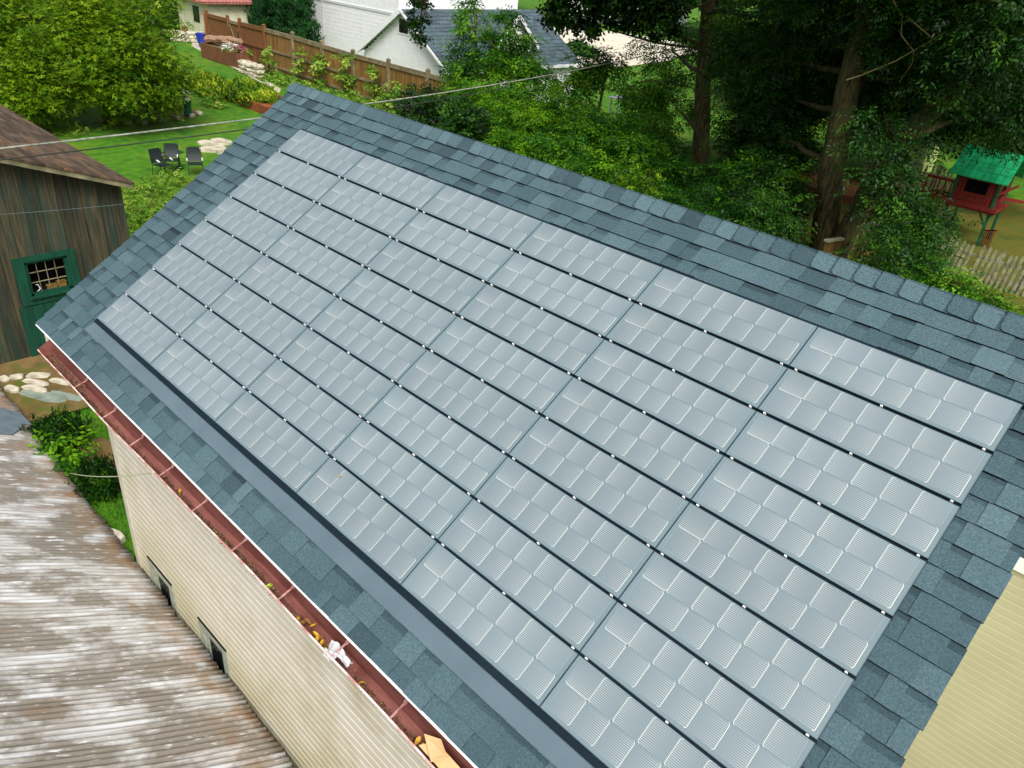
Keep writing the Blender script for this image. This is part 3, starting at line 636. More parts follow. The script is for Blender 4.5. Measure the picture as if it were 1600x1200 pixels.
F_ = np.stack([I, I + 1, I + 1 + na, I + na], 1)
if True:
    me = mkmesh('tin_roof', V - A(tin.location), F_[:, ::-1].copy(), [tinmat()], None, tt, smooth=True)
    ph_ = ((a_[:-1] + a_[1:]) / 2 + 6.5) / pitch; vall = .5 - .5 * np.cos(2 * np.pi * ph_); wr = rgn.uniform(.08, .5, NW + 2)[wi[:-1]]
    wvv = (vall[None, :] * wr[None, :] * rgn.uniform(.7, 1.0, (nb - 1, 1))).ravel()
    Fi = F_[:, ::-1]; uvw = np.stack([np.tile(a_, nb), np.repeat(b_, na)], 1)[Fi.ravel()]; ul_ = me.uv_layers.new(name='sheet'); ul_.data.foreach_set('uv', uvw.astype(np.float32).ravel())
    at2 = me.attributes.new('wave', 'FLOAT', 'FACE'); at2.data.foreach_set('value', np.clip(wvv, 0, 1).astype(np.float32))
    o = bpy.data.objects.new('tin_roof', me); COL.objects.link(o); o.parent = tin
    md = o.modifiers.new('t', 'SOLIDIFY'); md.thickness = .0015
def TP(a, b, h=0): return T0 + a * TE - b * TD + h * TN
mb = MB(); mb.box((-6.2, -2.95, G - .3), (6.5, -2.88, -4.74)); mb.box((-6.2, -2.9, G - .3), (-6.1, -8.1, -4.74)); mb.box((6.4, -2.9, G - .3), (6.5, -8.1, -4.74)); mb.box((-6.1, -8.2, G - .3), (6.4, -8.1, -2.35))
for xx in (-6.2, 6.4):
    for o_ in (0, .1): mb.face([(xx + o_, -2.9, -4.74), (xx + o_, -8.1, -4.74), (xx + o_, -8.1, -2.35)])
mb.build('board_wall', M_barntrim, tin)
mb = MB(); mb.beam(TP(-6.4, .06, -.07), TP(6.8, .06, -.07), .05, .10); mb.build('eave_board', M_barntrim, tin)
# slate coloured scraps on the tin roof
M_scrap = mat('grey_shingle_scrap', lin(112, 126, 136), lin(96, 112, 122), 6, .8)
for i, (pts, lb) in enumerate([([(-4.62, .6), (-4.46, .2), (-4.36, .02), (-3.96, -.01), (-3.93, .6)], 'grey asphalt sheet scrap lying nearest the tin roof edge'), ([(-3.98, .6), (-3.93, .14), (-3.82, .16), (-3.52, .36), (-3.5, .6)], 'smaller pointed grey sheet scrap below the first one on the tin roof')]):
    mb = MB(); base = TP(*pts[0]); slab(mb, [TP(a, b, .022 + .012 * i) for a, b in pts], .006 if True else 0)
    mb.V = [tuple(A(v) - base) for v in mb.V]; o = mb.build('roofing_scrap', M_scrap); o.location = base.tolist(); tag(o, lb, 'roofing scrap')
# ------------------------------------------------------------ wing with yellow siding on the right
wing = empty('house_wing', (11, 3.5, G), 'pale yellow sided house wing behind the near right roof edge', 'building')
QY = 2.0; qz = at(1597, 893, Y=QY)[2]
mb = MB(); lap_wall(mb, (7.06, QY), (1, 0, 0), 9, -6.2, qz, .083, (0, -1, 0), dep=.0055, tv=.06); mb.box((7.06, QY + .02, -6.2), (16, QY + 4, qz)); mb.build('siding_wall', M_creamy, wing)
mb = MB(); mb.box((7.06, QY - .03, qz), (16, QY + .02, qz + .13)); mb.build('frieze_board', M_white, wing)
mb = MB(); mb.hexa([(7.0, QY - .02, qz + .13), (16.2, QY - .02, qz + .13), (16.2, QY + 2.1, qz + 1.3), (7.0, QY + 2.1, qz + 1.3), (7.0, QY - .02, qz + .2), (16.2, QY - .02, qz + .2), (16.2, QY + 2.1, qz + 1.37), (7.0, QY + 2.1, qz + 1.37)])
mb.hexa([(7.0, QY + 2.1, qz + 1.3), (16.2, QY + 2.1, qz + 1.3), (16.2, QY + 4.4, qz + .13), (7.0, QY + 4.4, qz + .13), (7.0, QY + 2.1, qz + 1.37), (16.2, QY + 2.1, qz + 1.37), (16.2, QY + 4.4, qz + .2), (7.0, QY + 4.4, qz + .2)]); mb.build('roof', M_shingle, wing)
# ------------------------------------------------------------ old barn on the left
BX = -6.35
barn = empty('barn', (BX - 3.5, -2.5, G), 'old weathered board barn with green framed window and wood shingle roof', 'barn')
ey, ez = .44, -2.17; sl = (1.49 - 2.17) / (1.42 + .44)        # rake slope
rz = lambda y: ez + (y - ey) * sl
mb = MB(); y = .31; rb_ = random.Random(4)
while y > -6.5:
    wd = rb_.uniform(.16, .27); y1 = y - wd; x = BX + rb_.uniform(-.008, .012); t = rb_.random(); segs = [(G, min(rz(y), rz(y1)) - .04)]
    if y > -1.38 and y1 < -.72 + .0: segs = [(G, -3.86), (-3.30, rz(y) - .04)]
    if y1 < -.70 and y > -1.40: segs = [(G, -3.90), (-3.27, rz(y) - .04)]
    for a, b in segs: mb.box((x - .03, y1 + .004, a), (x, y - .002, b), t)
    y = y1
mb.box((BX - 9, .26, G), (BX - .03, .30, -2.2), .4); mb.box((BX - 9, -6.5, G), (BX - .03, -6.45, -1), .4)
mb.box((BX - .01, .27, G), (BX + .03, .33, -2.25), .8)
mb.build('board_wall', M_barn, barn)
mb = MB(); zc = rz(-2.9)
for side in (0, 1):
    yy0, zz0 = (ey, ez) if not side else (-2.9 - (ey + 2.9), ez); n = 26; rb_ = random.Random(9)
    L = math.hypot(-2.9 - ey, zc - ez)
    for k in range(n):
        f0, f1 = k / n, (k + 1) / n; xx = BX + .36
        while xx > BX - 9.5:
            wd = rb_.uniform(.3, .8); q0 = (yy0 + (-2.9 - yy0) * f0, zz0 + (zc - zz0) * f0); q1 = (yy0 + (-2.9 - yy0) * f1, zz0 + (zc - zz0) * f1); hh_ = .012 + rb_.uniform(0, .008)
            mb.hexa([(xx - wd, q0[0], q0[1] - .02), (xx, q0[0], q0[1] - .02), (xx, q1[0], q1[1] - .02), (xx - wd, q1[0], q1[1] - .02), (xx - wd, q0[0], q0[1] + hh_), (xx, q0[0], q0[1] + hh_), (xx, q1[0], q1[1] + .002), (xx - wd, q1[0], q1[1] + .002)], rb_.random(), skip=(0,)); xx -= wd
roof = mb.build('roof', M_barnroof, barn)
mb = MB()
def rk(x, y, dz): return (x, y, rz(y) + dz)
mb.hexa([rk(BX + .30, ey - .02, -.11), rk(BX + .335, ey - .02, -.11), rk(BX + .335, -2.9, -.11), rk(BX + .30, -2.9, -.11), rk(BX + .30, ey - .02, -.024), rk(BX + .335, ey - .02, -.024), rk(BX + .335, -2.9, -.024), rk(BX + .30, -2.9, -.024)])
mb.build('rake_board', M_barntrim, barn)
mb = MB(); mb.hexa([rk(BX - .02, ey - .03, -.05), rk(BX + .30, ey - .03, -.05), rk(BX + .30, -2.9, -.05), rk(BX - .02, -2.9, -.05), rk(BX - .02, ey - .03, -.026), rk(BX + .30, ey - .03, -.026), rk(BX + .30, -2.9, -.026), rk(BX - .02, -2.9, -.026)]); mb.build('soffit', M_barn, barn)
# window
mb = MB(); wy0, wy1, wz0, wz1 = -1.55, -.60, -4.04, -3.21; iy0, iy1, iz0, iz1 = -1.39, -.74, -3.90, -3.30
for p, q in [((BX + .012, wy0, wz0), (BX + .05, iy0, wz1)), ((BX + .012, iy1, wz0), (BX + .05, wy1, wz1)), ((BX + .012, iy0, iz1), (BX + .05, iy1, wz1)), ((BX + .012, iy0, wz0), (BX + .05, iy1, iz0))]: mb.box(p, q)
wd_ = mb.build('window', M_barngreen, barn)
mb = MB(); mb.box((BX + .05, iy0 - .05, iz0 - .03), (BX + .10, iy1 + .05, iz0 + .0)); mb.build('sill', M_barngreen, wd_)
mb = MB()
for p, q in [((BX - .06, iy0, iz0), (BX + .012, iy0 + .045, iz1)), ((BX - .06, iy1 - .045, iz0), (BX + .012, iy1, iz1)), ((BX - .06, iy0, iz1 - .045), (BX + .012, iy1, iz1)), ((BX - .06, iy0, iz0), (BX + .012, iy1, iz0 + .035))]: mb.box(p, q)
mb.build('window_frame', M_barngreen, wd_)
mb = MB()
for k in (1, 2, 3): yy = iy0 + .045 + (iy1 - iy0 - .09) * k / 4; mb.box((BX - .05, yy - .005, iz0), (BX - .035, yy + .005, iz1))
for k in (1, 2): zz = iz0 + .035 + (iz1 - iz0 - .08) * k / 3; mb.box((BX - .052, iy0, zz - .005), (BX - .03, iy1, zz + .005))
mb.build('muntin', M_barntrim, wd_)
mb = MB(); mb.box((BX - .6, iy0 - .1, iz0 - .05), (BX - .58, iy1 + .1, iz1 + .1)); mb.box((BX - .6, iy0 - .12, iz0 - .05), (BX - .03, iy0 - .1, iz1 + .1)); mb.box((BX - .6, iy1 + .1, iz0 - .05), (BX - .03, iy1 + .12, iz1 + .1)); mb.box((BX - .6, iy0 - .1, iz1 + .1), (BX - .03, iy1 + .1, iz1 + .12)); mb.box((BX - .6, iy0 - .1, iz0 - .05), (BX - .03, iy1 + .1, iz0 - .03)); mb.build('dark_interior', M_dark, wd_)
mb = MB(); mb.lathe((BX - .14, iy0 + .10, iz0 - .03), [(.001, 0), (.035, .0), (.045, .05), (.04, .12), (.025, .15), (.03, .17), (.001, .17)], 12); mb.tube([(BX - .14, iy0 + .14, iz0 + .0), (BX - .13, iy0 + .19, iz0 + .04), (BX - .14, iy0 + .17, iz0 + .12), (BX - .14, iy0 + .14, iz0 + .12)], .01, 6)
o = mb.build('white_jug', M_white); o['label'] = 'small white jug standing inside the barn window'; o['category'] = 'jug'
mb = MB(); mb.box((BX - .2, iy0 + .30, iz0 - .03), (BX - .10, iy0 + .45, iz0 + .06)); mb.box((BX - .2, iy0 + .47, iz0 - .03), (BX - .11, iy0 + .60, iz0 + .09)); mb.box((BX - .2, iy0 + .29, iz0 + .06), (BX - .09, iy0 + .46, iz0 + .07)); mb.box((BX - .2, iy0 + .46, iz0 + .09), (BX - .10, iy0 + .61, iz0 + .10))
o = mb.build('window_box', mat('ochre_box', lin(130, 104, 52), None, 5, .6)); tag(o, 'pair of ochre boxes on the inner ledge of the barn window', 'box')
mb = MB(); y = -1.62
while y < .02: mb.box((BX + .014, y, G + .03), (BX + .03 + .006 * (int(y * 10) % 2), min(y + .19, .03), -4.06)); y += .196
mb.build('door', M_barngreen, barn)
# ------------------------------------------------------------ stones, flagstones, near planting
def slabstone(x, y, L, W, ang, h, m, label, seed, group=None, name='flagstone', cat='stone', n=9, zz=None):
    rg2 = random.Random(seed); mb = MB(); pts = []
    for k in range(n):
        a = 2 * math.pi * k / n; c_, s_ = math.cos(a), math.sin(a); q = (abs(c_) ** .6 * math.copysign(1, c_) * L / 2 * rg2.uniform(.85, 1.1), abs(s_) ** .6 * math.copysign(1, s_) * W / 2 * rg2.uniform(.85, 1.1))
        pts.append((q[0] * math.cos(ang) - q[1] * math.sin(ang), q[0] * math.sin(ang) + q[1] * math.cos(ang)))
    c_ = (0, 0, h)
    for k in range(n):
        a, b = pts[k], pts[(k + 1) % n]; a2, b2 = (a[0] * .9, a[1] * .9), (b[0] * .9, b[1] * .9)
        mb.face([(*a, -.05), (*b, -.05), (*b, h * .75), (*a, h * .75)]); mb.face([(*a, h * .75), (*b, h * .75), (*b2, h), (*a2, h)]); mb.face([(*a2, h), (*b2, h), c_])
    o = mb.build(name, m); o.location = (x, y, float(terr(x, y)) + .02 if zz is None else zz); return tag(o, label, cat, group)
FS = [(-5.80, -2.20, .16, .12, .2, .09, M_stone, 'small round pale rock nearest the barn corner, left of its neighbour'), (-5.74, -2.03, .20, .11, 1.2, .10, M_stone, 'upright pale rock second from the left by the barn'),
      (-5.38, -2.20, .22, .13, .4, .11, M_stone, 'pale rock at the lower left end of the stone path edge'), (-5.42, -1.86, .42, .14, .55, .05, M_stone, 'long pale flat stone in the upper row of the path edge'),
      (-5.20, -1.93, .40, .13, .5, .07, M_stone, 'whitish flat stone in the middle of the path edge'), (-5.20, -1.55, .36, .12, .5, .06, M_stone, 'whitish flat stone at the right end of the path edge'),
      (-4.92, -1.90, .72, .22, .52, .035, M_flag, 'large greenish grey flagstone in the middle of the path'), (-4.95, -1.28, .50, .30, .5, .035, M_flag, 'greenish grey flagstone under the far gutter end'),
      (-4.70, -1.62, .62, .14, .5, .03, M_flag, 'narrow brownish grey flagstone next to the lawn edge'), (-5.62, -1.75, .34, .16, .9, .05, M_stone, 'pale stone at the dirt side of the path edge')]
for i, (x, y, L, W, a, h, m_, lb) in enumerate(FS): slabstone(x, y, L * 1.15, W * 1.15, a, h * .5, m_, lb, i + 20, 'path stones by the barn')
rg = random.Random(77); mb = MB(); n_ = 26000
rr = np.random.default_rng(8); gx_ = rr.uniform(-4.9, -.1, n_); gy_ = rr.uniform(-3.2, 2.2, n_); keep = (gx_ + gy_ * .9 > -6.15) & (np.hypot((gx_ + 2.55) / .75, (gy_ + 1.85) / .3) > .95); gx_, gy_ = gx_[keep], gy_[keep]; n_ = len(gx_)
P0 = np.stack([gx_, gy_, terr(gx_, gy_) - .01], 1); a = rr.uniform(0, 6.28, n_); wv = np.stack([np.cos(a), np.sin(a), 0 * a], 1) * rr.uniform(.004, .008, n_)[:, None]; tp = P0 + np.stack([rr.normal(0, .02, n_), rr.normal(0, .02, n_), rr.uniform(.03, .075, n_)], 1)
V = np.stack([P0 - wv, P0 + wv, tp + wv * .2, tp - wv * .2], 1).reshape(-1, 3)
me = mkmesh('grass', V, np.arange(len(V)).reshape(-1, 4), [leafmat('grass_blades', lin(30, 74, 12), lin(58, 118, 18), lin(120, 160, 44), .3)], None, rr.uniform(0, 1, n_)); o = bpy.data.objects.new('grass', me); COL.objects.link(o); tag(o, 'bright green grass growing beside the garage wall', 'grass', kind='stuff')
def bush(name, x, y, blobs, m, n, kind, size, label, cat, seed, group=None, stem=True, **k):
    z = float(terr(x, y)); r = empty(name, (x, y, z), label, cat, group)
    bl = [(x + b[0], y + b[1], z + b[2], b[3], b[4], b[5]) for b in blobs]
    leaves('foliage', r, m, bl, n, kind, size, seed, zmin=z, **k)
    if stem:
        mb = MB()
        for i, b in enumerate(bl): limb(mb, (x, y, z - .05), (b[0], b[1], b[2] + .2 * b[5]), .035, .008, .1, seed + i, 6, 4)
        mb.build('stem', M_barkd, r)
    return r
bush('shrub', -3.5, -1.95, [(0, -.1, .16, .26, .2, .16), (.2, -.2, .14, .2, .16, .14), (-.2, -.25, .14, .2, .16, .14)], M_leafD, 900, 'needle', .5, 'dark green juniper shrub half hidden by the tin roof edge', 'shrub', 31, per=12, spread=.16, tmean=.35)
bush('shrub', -2.0, -2.0, [(0, -.08, .16, .26, .2, .17), (.18, -.14, .14, .2, .16, .15), (-.2, -.16, .13, .18, .16, .13)], M_leafD, 900, 'needle', .5, 'dark green shrub against the garage corner, beside the bare soil', 'shrub', 32, per=12, spread=.16, tmean=.3)
bush('fern', -2.95, -2.15, [(0, 0, .2, .22, .2, .2)], M_leafW, 60, 'pinnate', .8, 'feathery green fern between the two dark shrubs', 'fern', 33, per=6, spread=.1, tmean=.6, stem=False)
slabstone(-.95, -2.4, .3, .18, .3, .08, M_stone, 'brownish rock at the foot of the garage corner', 61, name='rock')
# ------------------------------------------------------------ cables
def cable(name, pts, r, m, label, pre=None, post=None, col=None):
    """pts (u,v) seen in the photo; the cable hangs in the vertical plane through its two end points a, b"""
    a, b = at(*pts[0][:2], X=pre), at(*pts[-1][:2], Y=post); n = A((b[1] - a[1], a[0] - b[0], 0)); Q = []
    for u, v in pts:
        d = at(u, v, Y=5.0) - CAM; k = ((a - CAM) @ n) / (d @ n); Q.append(CAM + d * k)
    Q = A(Q); t = np.linalg.norm((Q - Q[0])[:, :2], axis=1); c2 = np.polyfit(t, Q[:, 2], 2); T = np.linspace(-4, t[-1] + 3, 60); dr = (Q[-1] - Q[0])[:2] / t[-1]
    P = [(Q[0][0] + dr[0] * s, Q[0][1] + dr[1] * s, float(np.polyval(c2, s))) for s in T]
    mb = MB(); mb.tube(P, r, 6); base = A(P[0]); mb.V = [tuple(A(v_) - base) for v_ in mb.V]; o = mb.build(name, m); o.location = base.tolist(); return tag(o, label, 'cable')
M_cabw = mat('pale_cable', lin(160, 164, 152), lin(110, 116, 106), 8, .6); M_cabd = mat('dark_cable', (.03, .035, .03), None, 8, .6)
cable('overhead_cable', [(0, 231), (150, 216), (395, 187), (565, 163), (690, 145), (1015, 85)], .016, M_cabw, 'thick pale overhead cable crossing behind the garage roof, upper of two', -5.8, 22)
cable('overhead_cable', [(0, 249), (200, 227), (380, 203), (590, 171), (680, 158)], .011, M_cabd, 'thin dark overhead wire hanging just below the thick pale cable', -5.8, 8.3)
def wire(p, q, sag, r, m, label):
    p, q = A(p), A(q); P = [p + (q - p) * t - A((0, 0, sag * 4 * t * (1 - t))) for t in np.linspace(0, 1, 16)]
    mb = MB(); mb.tube(P, r, 5); mb.V = [tuple(A(v_) - p) for v_ in mb.V]; o = mb.build('wire', m); o.location = p.tolist(); return tag(o, label, 'wire')
wire((-6.2, -1.9, -2.39), (-6.2, .26, -2.56), .01, .004, mat('blue_grey_wire', lin(90, 110, 112), None, 5, .6), 'thin grey wire stretched across the barn front under its eave')
wire(TP(-2.47, -.02, .01), (2.10, -2.80, -1.985), .05, .006, mat('cord', lin(178, 182, 150), None, 5, .8), 'pale cord running from the tin roof edge to the gutter')
#PART4
# ------------------------------------------------------------ backyard fence
FY = 17.3
fx = [at(u, v, Y=FY)[0] for u, v in [(325.5, 40), (358.5, 50), (377, 56), (415, 68), (459, 80), (505, 95), (553, 110), (608, 125), (669, 145)]]
fx += [fx[-1] + 2.3, fx[-1] + 4.6, fx[-1] + 6.9]
fz = lambda x: G + .0
ftop = lambda x: G + 1.92 - .12 * sm(((x + 30) / 8))
fen = empty('board_fence', (-30, FY, G), 'long tan board privacy fence with grey rails and square posts behind the garden', 'fence')
for i, x in enumerate(fx):
    mb = MB(); h = ftop(x) + .14; mb.box((x - .07, FY - .10, G - .1), (x + .07, FY + .04, h)); mb.hexa([(x - .085, FY - .115, h), (x + .085, FY - .115, h), (x + .085, FY + .055, h), (x - .085, FY + .055, h), (x - .03, FY - .05, h + .07), (x + .03, FY - .05, h + .07), (x + .03, FY + .0, h + .07), (x - .03, FY + .0, h + .07)])
    mb.build('post', M_fencerail if i > 3 else M_redwood, fen)
for i in range(len(fx) - 1):
    if i == 1: continue
    mb = MB(); x = fx[i] + .07; rb_ = random.Random(i)
    while x < fx[i + 1] - .07:
        x1 = min(x + .115, fx[i + 1] - .07); mb.box((x + .004, FY, G + .04), (x1 - .004, FY + .02, ftop(x) - .02), rb_.random()); x = x1
    mb.build('fence_panel', M_fence if i > 2 else M_redwood, fen)
    mb = MB()
    for hz, hh_ in ((-.09, .13), (-.95, .10), (-1.68, .10)): mb.beam((fx[i] + .07, FY - .03, ftop(fx[i]) + hz), (fx[i + 1] - .07, FY - .03, ftop(fx[i + 1]) + hz), .05, hh_)
    mb.beam((fx[i] + .07, FY - .0, ftop(fx[i]) + .0), (fx[i + 1] - .07, FY - .0, ftop(fx[i + 1]) + .0), .11, .03)
    mb.build('rail', M_fencerail if i > 2 else M_redwood, fen)
gt = empty('fence_gate', ((fx[1] + fx[2]) / 2, FY, G), 'wooden gate with crossed braces in the board fence', 'gate')
mb = MB(); x = fx[1] + .08
while x < fx[2] - .08: mb.box((x + .004, FY, G + .08), (x + .11, FY + .02, ftop(x) - .04), random.random()); x += .115
mb.build('gate_boards', M_redwood, gt)
mb = MB(); a, b = fx[1] + .09, fx[2] - .09
mb.beam((a, FY - .03, ftop(a) - .2), ((a + b) / 2, FY - .03, G + .9), .04, .07); mb.beam((b, FY - .03, ftop(a) - .2), ((a + b) / 2, FY - .03, G + .9), .04, .07); mb.beam((a, FY - .035, ftop(a) - .12), (b, FY - .035, ftop(a) - .12), .04, .09); mb.beam((a, FY - .035, G + .3), (b, FY - .035, G + .3), .04, .09); mb.build('brace', M_fencerail, gt)
mb = MB(); mb.box((fx[0] - .30, FY - .08, G), (fx[0] - .10, FY + .02, ftop(fx[0]) - .02)); mb.build('end_board', mat('orange_cedar', lin(176, 92, 40), lin(150, 76, 34), 4, .8), fen)
# ------------------------------------------------------------ red roofed stucco house
rh = empty('stucco_house', (-45, 22, G - 1.2), 'cream stucco house with red clay tile roof at the top left', 'house')
hx, hy = -40.3, 19.0; ze = -3.05; hx0 = hx - 9; hy1 = 23.3; ze += .22
mb = MB(); mb.box((hx0, hy, -6.8), (hx, hy1, ze)); mb.build('stucco_wall', M_stucco, rh)
mb = MB(); ov = .45; c0, c1, c2, c3 = (hx0 - ov, hy - ov, ze), (hx + ov, hy - ov, ze), (hx + ov, hy1 + ov, ze), (hx0 - ov, hy1 + ov, ze); r0, r1 = (hx0 + 2, (hy + hy1) / 2, ze + 1.4), (hx - 2.0, (hy + hy1) / 2, ze + 1.4)
def tiles(mb, p0, p1, q0, q1, n):
    p0, p1, q0, q1 = map(A, (p0, p1, q0, q1)); m_ = 8
    for i in range(n):
        for j in range(m_):
            f = lambda s, t: (p0 + (p1 - p0) * s) * (1 - t) + (q0 + (q1 - q0) * s) * t
            s0, s1, t0, t1 = i / n, (i + 1) / n, j / m_, (j + 1) / m_; up = A((0, 0, .05)); mid = (s0 + s1) / 2
            mb.face([f(s0, t0), f(mid, t0) + up, f(mid, t1) + up * .6, f(s0, t1)]); mb.face([f(mid, t0) + up, f(s1, t0), f(s1, t1), f(mid, t1) + up * .6])
tiles(mb, c0, c1, r0, r1, 44); tiles(mb, c1, c2, r1, r1, 24); tiles(mb, c2, c3, r1, r0, 30); tiles(mb, c3, c0, r0, r0, 16); mb.face([c3, c2, c1, c0]); mb.box(A(c0) - (0, 0, .08), A(c2) - (0, 0, .01)); mb.build('tile_roof', M_redroof, rh)
mb = MB(); wx = at(307, 22, Y=hy)[0]; wz = at(307, 22, Y=hy)[2]; mb.box((wx - .36, hy - .04, wz - .42), (wx + .36, hy + .02, wz + .45)); w_ = mb.build('window', mat('black_window_frame', (.02, .02, .02), None, 5, .5), rh)
mb = MB(); mb.box((wx - .30, hy - .05, wz - .36), (wx + .30, hy - .035, wz + .39)); mb.build('pane', M_glass, w_)
mb = MB(); mb.box((wx - 3.1, hy - .05, -5.2), (wx - 2.4, hy + .02, ze - .2)); mb.build('door', M_dark, rh)
# low stone wall by that house
sw = empty('stone_wall', (-41.5, 17.9, G), 'low pale stone garden wall below the red roofed house', 'wall')
mb = MB(); rb_ = random.Random(2); p, q = at(252, 64, Z=G)[:2], at(314, 68, Z=G)[:2]
for lv in range(3):
    s = 0
    while s < 1:
        L = rb_.uniform(.08, .16); m0 = p + (q - p) * (s + L / 2); mb.rock((m0[0], m0[1] + .1, G + .12 + .2 * lv), (np.linalg.norm(q - p) * L * .52, .2, .12), rb_.randint(0, 999), jit=.1); s += L
mb.build('stones', M_stone, sw)
mb = MB(); x, y, _ = at(291, 66, Z=G); mb.box((x - .14, y - .1, G), (x + .14, y + .15, G + .85)); o = mb.build('wood_post', M_planter); tag(o, 'short brown wooden post in front of the low stone wall', 'post')
sheet('path', [tuple(at(u, v, Z=G)[:2]) for u, v in [(300, 68), (318, 67), (345, 80), (352, 92), (400, 118), (440, 140), (436, 145), (395, 124), (340, 93), (300, 74)]], M_stone, .03)
# blue pot
mb = MB(); x, y, _ = at(317, 75, Z=G); mb.lathe((0, 0, 0), [(.16, 0), (.24, .25), (.31, .6), (.34, .72), (.30, .74), (.28, .66), (.01, .6)], 18); o = mb.build('plant_pot', M_blue); o.location = (x, y, G + .04); tag(o, 'tall cobalt blue glazed pot beside the end of the board fence', 'pot')
# planter boxes with driftwood and flowers
pb = empty('planter_box', tuple(at(372, 108, Z=G)), 'large brown wooden planter box with flowers along the fence', 'planter')
p0 = at(345, 92, Z=G)[:2]; p1 = at(358, 108, Z=G)[:2]; p2 = at(397, 110, Z=G)[:2]
xa_, xb_, ya_, yb_ = -35.3, -31.4, 15.9, 16.95
mb = MB()
for a, b in [((xa_, ya_), (xb_, ya_ + .06)), ((xa_, yb_ - .06), (xb_, yb_)), ((xa_, ya_ + .06), (xa_ + .06, yb_ - .06)), ((xb_ - .06, ya_ + .06), (xb_, yb_ - .06))]: mb.box((*a, G), (*b, G + .72))
mb.box((xa_ + 1.5, ya_ - .02, G), (xa_ + 1.58, ya_, G + .72)); mb.build('planks', M_planter, pb)
mb = MB(); mb.box((xa_ + .06, ya_ + .06, G + .3), (xb_ - .06, yb_ - .06, G + .64)); mb.build('soil', M_dirt, pb)
mb = MB(); limb(mb, (xa_ + .0, ya_ + .4, G + .85), (xa_ + 2.9, ya_ + .8, G + 1.15), .20, .13, .12, 5, 8, 8); limb(mb, (xa_ + 1.4, ya_ + .6, G + .95), (xa_ + 2.9, ya_ + .3, G + .95), .12, .05, .2, 6, 6, 5)
o = mb.build('driftwood_log', M_drift); tag(o, 'grey brown driftwood log resting on top of the planter box', 'log')
for i, (x, y, c_, lb) in enumerate([(xa_ + 2.5, ya_ + .35, (lin(190, 190, 180), lin(230, 230, 225), (.9, .9, .88)), 'clump of white flowers at the middle of the planter box'), (xa_ + 3.4, ya_ + .55, (lin(120, 50, 70), lin(170, 90, 110), lin(200, 120, 140)), 'clump of dusty pink flowers at the right end of the planter box')]):
    r = empty('flowers', (x, y, G + .64), lb, 'flowers'); leaves('petals', r, leafmat('petal_%s' % ('white' if i == 0 else 'pink'), *c_, .2), [(x, y, G + .86, .5, .3, .16)], 160, 'fine', .6, 50 + i, per=6, spread=.15); leaves('foliage', r, M_leafV, [(x, y, G + .76, .5, .3, .12)], 120, 'fine', .7, 52 + i, per=6, spread=.15)
# stacked stone block
st = empty('stone_stack', tuple(at(388, 120, Z=G)), 'low stack of pale square stones at the lawn edge by the planter', 'stone')
mb = MB(); x, y, _ = at(388, 119, Z=G); rb_ = random.Random(12)
for lv in range(3):
    for k in range(3): mb.rock((x - .6 + .6 * k + rb_.uniform(-.05, .05), y + .2, G + .12 + .2 * lv), (.34, .3, .12), rb_.randint(0, 99), jit=.1)
mb.build('stones', M_stone, st)
mb = MB(); a, b = at(402, 116, Z=G), at(433, 113, Z=G); limb(mb, a + (0, 0, .1), b + (0, 0, .1), .09, .06, .05, 3, 7, 5); o = mb.build('fallen_branch', M_drift); tag(o, 'thin grey branch lying at the foot of the fence', 'branch')
# raised bed corner behind the roof edge
mb = MB(); x, y, _ = at(415, 172, Z=G); mb.box((x - 1.2, y - .5, G), (x + 1.4, y - .42, G + .35)); mb.box((x - 1.2, y + 1.1, G), (x + 1.4, y + 1.18, G + .35)); mb.box((x - 1.2, y - .42, G), (x - 1.12, y + 1.1, G + .35)); mb.box((x - 1.12, y - .42, G), (x + 1.4, y + 1.1, G + .27)); o = mb.build('raised_bed', mat('bed_wood', lin(150, 84, 50), lin(120, 66, 40), 4, .8)); tag(o, 'reddish wooden raised bed corner just behind the roof peak', 'planter')
# ------------------------------------------------------------ white house
wh = empty('white_house', (-28, 26, -6.3), 'large white clapboard house with a gabled wing and blue grey roof', 'house')
HY = 22.0; xe0, xe1, xap = -29.0, -22.25, -25.75; zap = -1.62; zeL = -3.72; zeR = -3.98; YB = 31.4
def xr(z):
    if z < -3.95: return (0, xe1 - xe0)
    f = (z + 3.95) / (zap - .08 + 3.95); return ((xap - xe0) * f, (xe1 - xe0) - (xe1 - xap) * f) if f < 1 else None
uw = at(630, 42, Y=HY); lw = at(656, 114, Y=HY)
mb = MB(); lap_wall(mb, (xe0, HY), (1, 0, 0), xe1 - xe0, -6.4, zap - .1, .17, (0, -1, 0), xr=xr, dep=.03)
mb.face([(xe0, HY + .004, -4.2), (xe1, HY + .004, -4.2), (xe1, HY + .004, -3.95), (xap, HY + .004, zap - .06), (xe0, HY + .004, -3.95)])
mb.face([(xe1, HY, -6.4), (xe1, YB, -6.4), (xe1, YB, -4.0), (xe1, HY, -4.0)]); mb.face([(xe0, YB, -6.4), (xe1, YB, -6.4), (xe1, YB, -4), (xap, YB, zap - .1), (xe0, YB, -4)])
for Yc, Xc0 in ((HY + .35, -34.9),):
    lap_wall(mb, (Xc0, Yc), (1, 0, 0), 8.2, -6.4, -2.05, .20, (0, -1, 0), dep=.03)
    mb.box((Xc0, Yc + .02, -6.4), (-26.7, 31.0, 2.4)); lap_wall(mb, (Xc0, Yc), (1, 0, 0), 8.2, -1.93, 2.4, .11, (0, -1, 0), dep=.012)
mb.build('clapboard_wall', M_white, wh)
